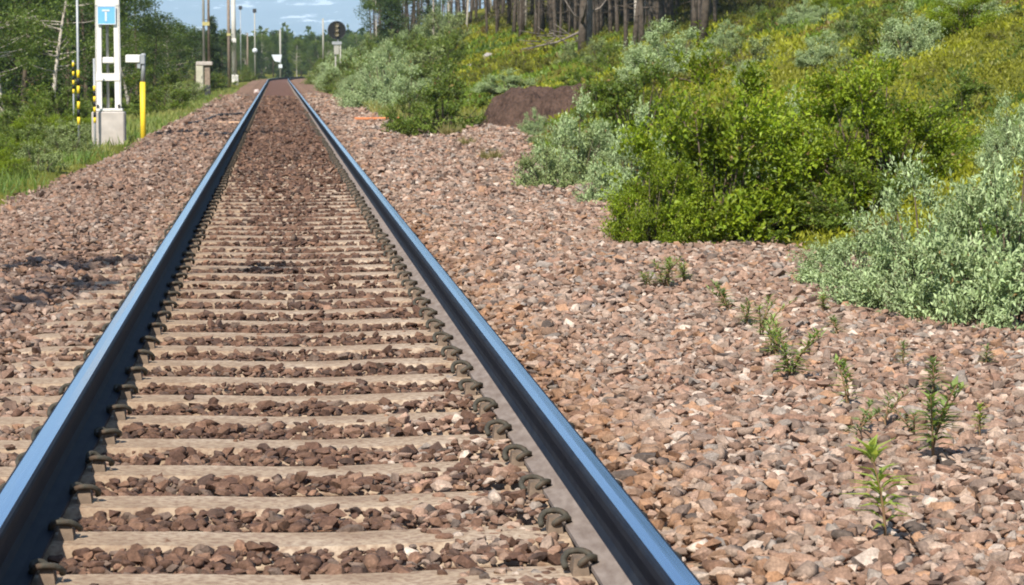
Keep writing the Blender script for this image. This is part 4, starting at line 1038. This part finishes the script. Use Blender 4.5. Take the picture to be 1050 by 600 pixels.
c = g.mix(g.ramp(st, [(.35, 0.), (.7, .6)]), g.ramp(v, [(.3, (.022, .015, .012)), (.7, (.10, .064, .048))]), (.15, .09, .066))
g.base(c, .95, 0, .1).bump(g.noise(18, 6), 1., .05); M_SOIL = g.m
x, y, z = P(543, solve_depth(543, 131) + .5); tag(obj('soil_mound', mound(.88, 1.0, .90, 2), None, (x, y, z - .10), .2), 'steep dark brown mound of bare soil among the shrubs', 'mound')
x, y, z = P(585, solve_depth(585, 118) + .4); tag(obj('soil_mound', mound(.5, .7, .68, 7), None, (x, y, z - .10), 1.2), 'second dark soil mound half hidden behind a green bush', 'mound')

# dead tree and brushwood at the wood's edge
def dead_tree(px_, Y, h, rad, seed, label, mat, lean=(0, 0), nb=9):
    r_ = np.random.default_rng(seed); x, y, z = P(px_, Y); t = thing('dead_tree', label, 'tree', (x, y, z))
    m = MB(); m.tube([(lean[0] * q * h + .04 * math.sin(q * 6), lean[1] * q * h, q * h - (.2 if q == 0 else 0)) for q in np.linspace(0, 1, 7)], [rad * (1.2 - .9 * q) for q in np.linspace(0, 1, 7)], 7); obj('trunk', m.mesh('trunk', mat, True), t)
    for i in range(nb):
        q = r_.uniform(.15, .95); a = r_.uniform(0, 6.28); d = h * r_.uniform(.12, .28); p0 = np.array([lean[0] * q * h, lean[1] * q * h, q * h])
        m = MB(); m.tube([tuple(p0), tuple(p0 + np.array([math.cos(a) * d * .6, math.sin(a) * d * .6, d * .25])), tuple(p0 + np.array([math.cos(a) * d, math.sin(a) * d, d * .75]))], [rad * .45, rad * .3, rad * .1], 5); obj('branch', m.mesh('branch', mat, True), t)
dead_tree(596, 66, 4.2, .10, 1, 'dark split trunk standing out in front of the wood', M_BARK, (.01, 0), 10)
dead_tree(602, 66.6, 3.4, .08, 2, 'grey trunk right beside the dark split trunk', M_DEADWOOD, (.03, 0), 6)
def fallen():
    x, y, z = P(572, 72); t = thing('fallen_tree', 'fallen grey tree with bare branches before the wood', 'tree', (x, y, z))
    r_ = np.random.default_rng(4); m = MB(); m.tube([(-1.0, 0, .15), (0, .1, .35), (.9, .1, .75)], [.015, .03, .045], 6); obj('trunk', m.mesh('trunk', M_DEADWOOD, True), t)
    for i in range(16):
        p0 = np.array([r_.uniform(-.9, .7), .05, r_.uniform(.2, .6)]); m = MB(); m.tube([tuple(p0), tuple(p0 + np.array([r_.uniform(-.9, -.2), r_.normal(0, .3), r_.uniform(-.25, .45)]))], [.02, .006], 4); obj('branch', m.mesh('branch', M_DEADWOOD, True), t)
fallen()
# unseen birch added outside the frame, its leaf sprays placed to shadow the ballast
def add_shadow_birch():
    r_ = np.random.default_rng(3); x0, y0 = -3.9, 11.6; z0 = float(Htop(x0, y0)); h = 5.6
    t = thing('shadow_birch', 'unseen slim birch added beside the ballast to cast leaf shadows', 'tree', (x0, y0, z0))
    m = MB(); m.tube([(0, 0, -.2), (.06, 0, h * .5), (0, 0, h)], [.055, .045, .015], 7); obj('trunk', m.mesh('trunk', M_BIRCH, True), t)
    PP = []
    for k, (px_, py_, sz, nn) in enumerate([(8, 279, .05, 14), (30, 277, .06, 24), (55, 275, .07, 34), (80, 272, .07, 36), (105, 266, .08, 40), (135, 263, .06, 30), (0, 318, .06, 24), (25, 308, .07, 34), (50, 298, .07, 34), (78, 291, .10, 70), (98, 287, .07, 30), (262, 275, .07, 44), (278, 270, .07, 44)]):
        Y = F_PX * 1.25 / (py_ - 67); G = np.array([xcol(px_, Y), Y, .0]); hh = 4.0 + 1.3 * r_.random()
        c_ = G - sdir * hh / abs(sdir[2]) * 1.0 - np.array([x0, y0, z0])
        nn = int(nn * 2.2)
        PP.append(c_ + r_.normal(0, 1, (nn, 3)) * np.array([sz * 1.3, sz * 1.3, sz]))
        m = MB(); b0 = np.array([0, 0, max(1.5, c_[2] - .5 * math.hypot(c_[0], c_[1]))]); m.tube([tuple(b0), tuple((b0 + c_) / 2 + np.array([0, 0, .08])), tuple(c_)], [.018, .013, .006], 5); obj('branch', m.mesh('branch', M_TWIG, True), t)
    PP = np.concatenate(PP); n = len(PP)
    V, Fc, k = leaf_batch(PP, r_.normal(size=(n, 3)), r_.normal(size=(n, 3)), np.full(n, .085), np.full(n, .06))
    obj('crown', tri_mesh('crown', V, Fc, col=np.repeat(leaf_cols(n, r_, *MIDG), k, 0), mats=[M_LEAF]), t)
add_shadow_birch()

# ------------------------------------------------------------------ mountain and the air in front of it
g = N('mountain_heath'); v = g.noise(1.0, 7, g.coord('Object', (.0065, .0022, .03)), .62); v2 = g.noise(1.0, 6, g.coord('Object', (.004, .004, .012)))
c = g.ramp(v2, [(.3, (.08, .09, .09)), (.7, (.17, .17, .165))])
c = g.mix(g.ramp(v, [(.585, 0.), (.605, 1.)]), c, (.82, .83, .85)); g.base(c, .9); M_MOUNT = g.m
mx = np.linspace(-9000, 9000, 160); my = np.linspace(9000, 15500, 80)
def mz(X, Y):
    t = sstep(9000, 14000, Y); r = 1 - np.abs(2 * fnoise(X * .0005 + 3, Y * .0005 + 8, 4) - 1)
    return -60 + 470 * t * (.6 + .5 * r) + 60 * (fnoise(X * .002, Y * .002, 4) - .5) * sstep(9200, 10500, Y)
tag(obj('mountain', grid_mesh('mountain', mx, my, mz, M_MOUNT)), 'blue hazy mountain with snow streaks beyond the trees', kind='structure')
mb = MB(); mb.box((0, 7800, 210), (40000, 18600, 580))
g = N('haze'); g.t.nodes.remove(g.b); pv = g.n('ShaderNodeVolumePrincipled'); pv.inputs['Color'].default_value = (.58, .78, 1, 1); pv.inputs['Density'].default_value = 1.35e-4
pv.inputs['Anisotropy'].default_value = .0; g.l(pv.outputs[0], g.out.inputs['Volume']); M_HAZE = g.m
tag(obj('haze', mb.mesh('haze', M_HAZE)), 'pale blue summer haze over the valley', 'haze', kind='stuff')
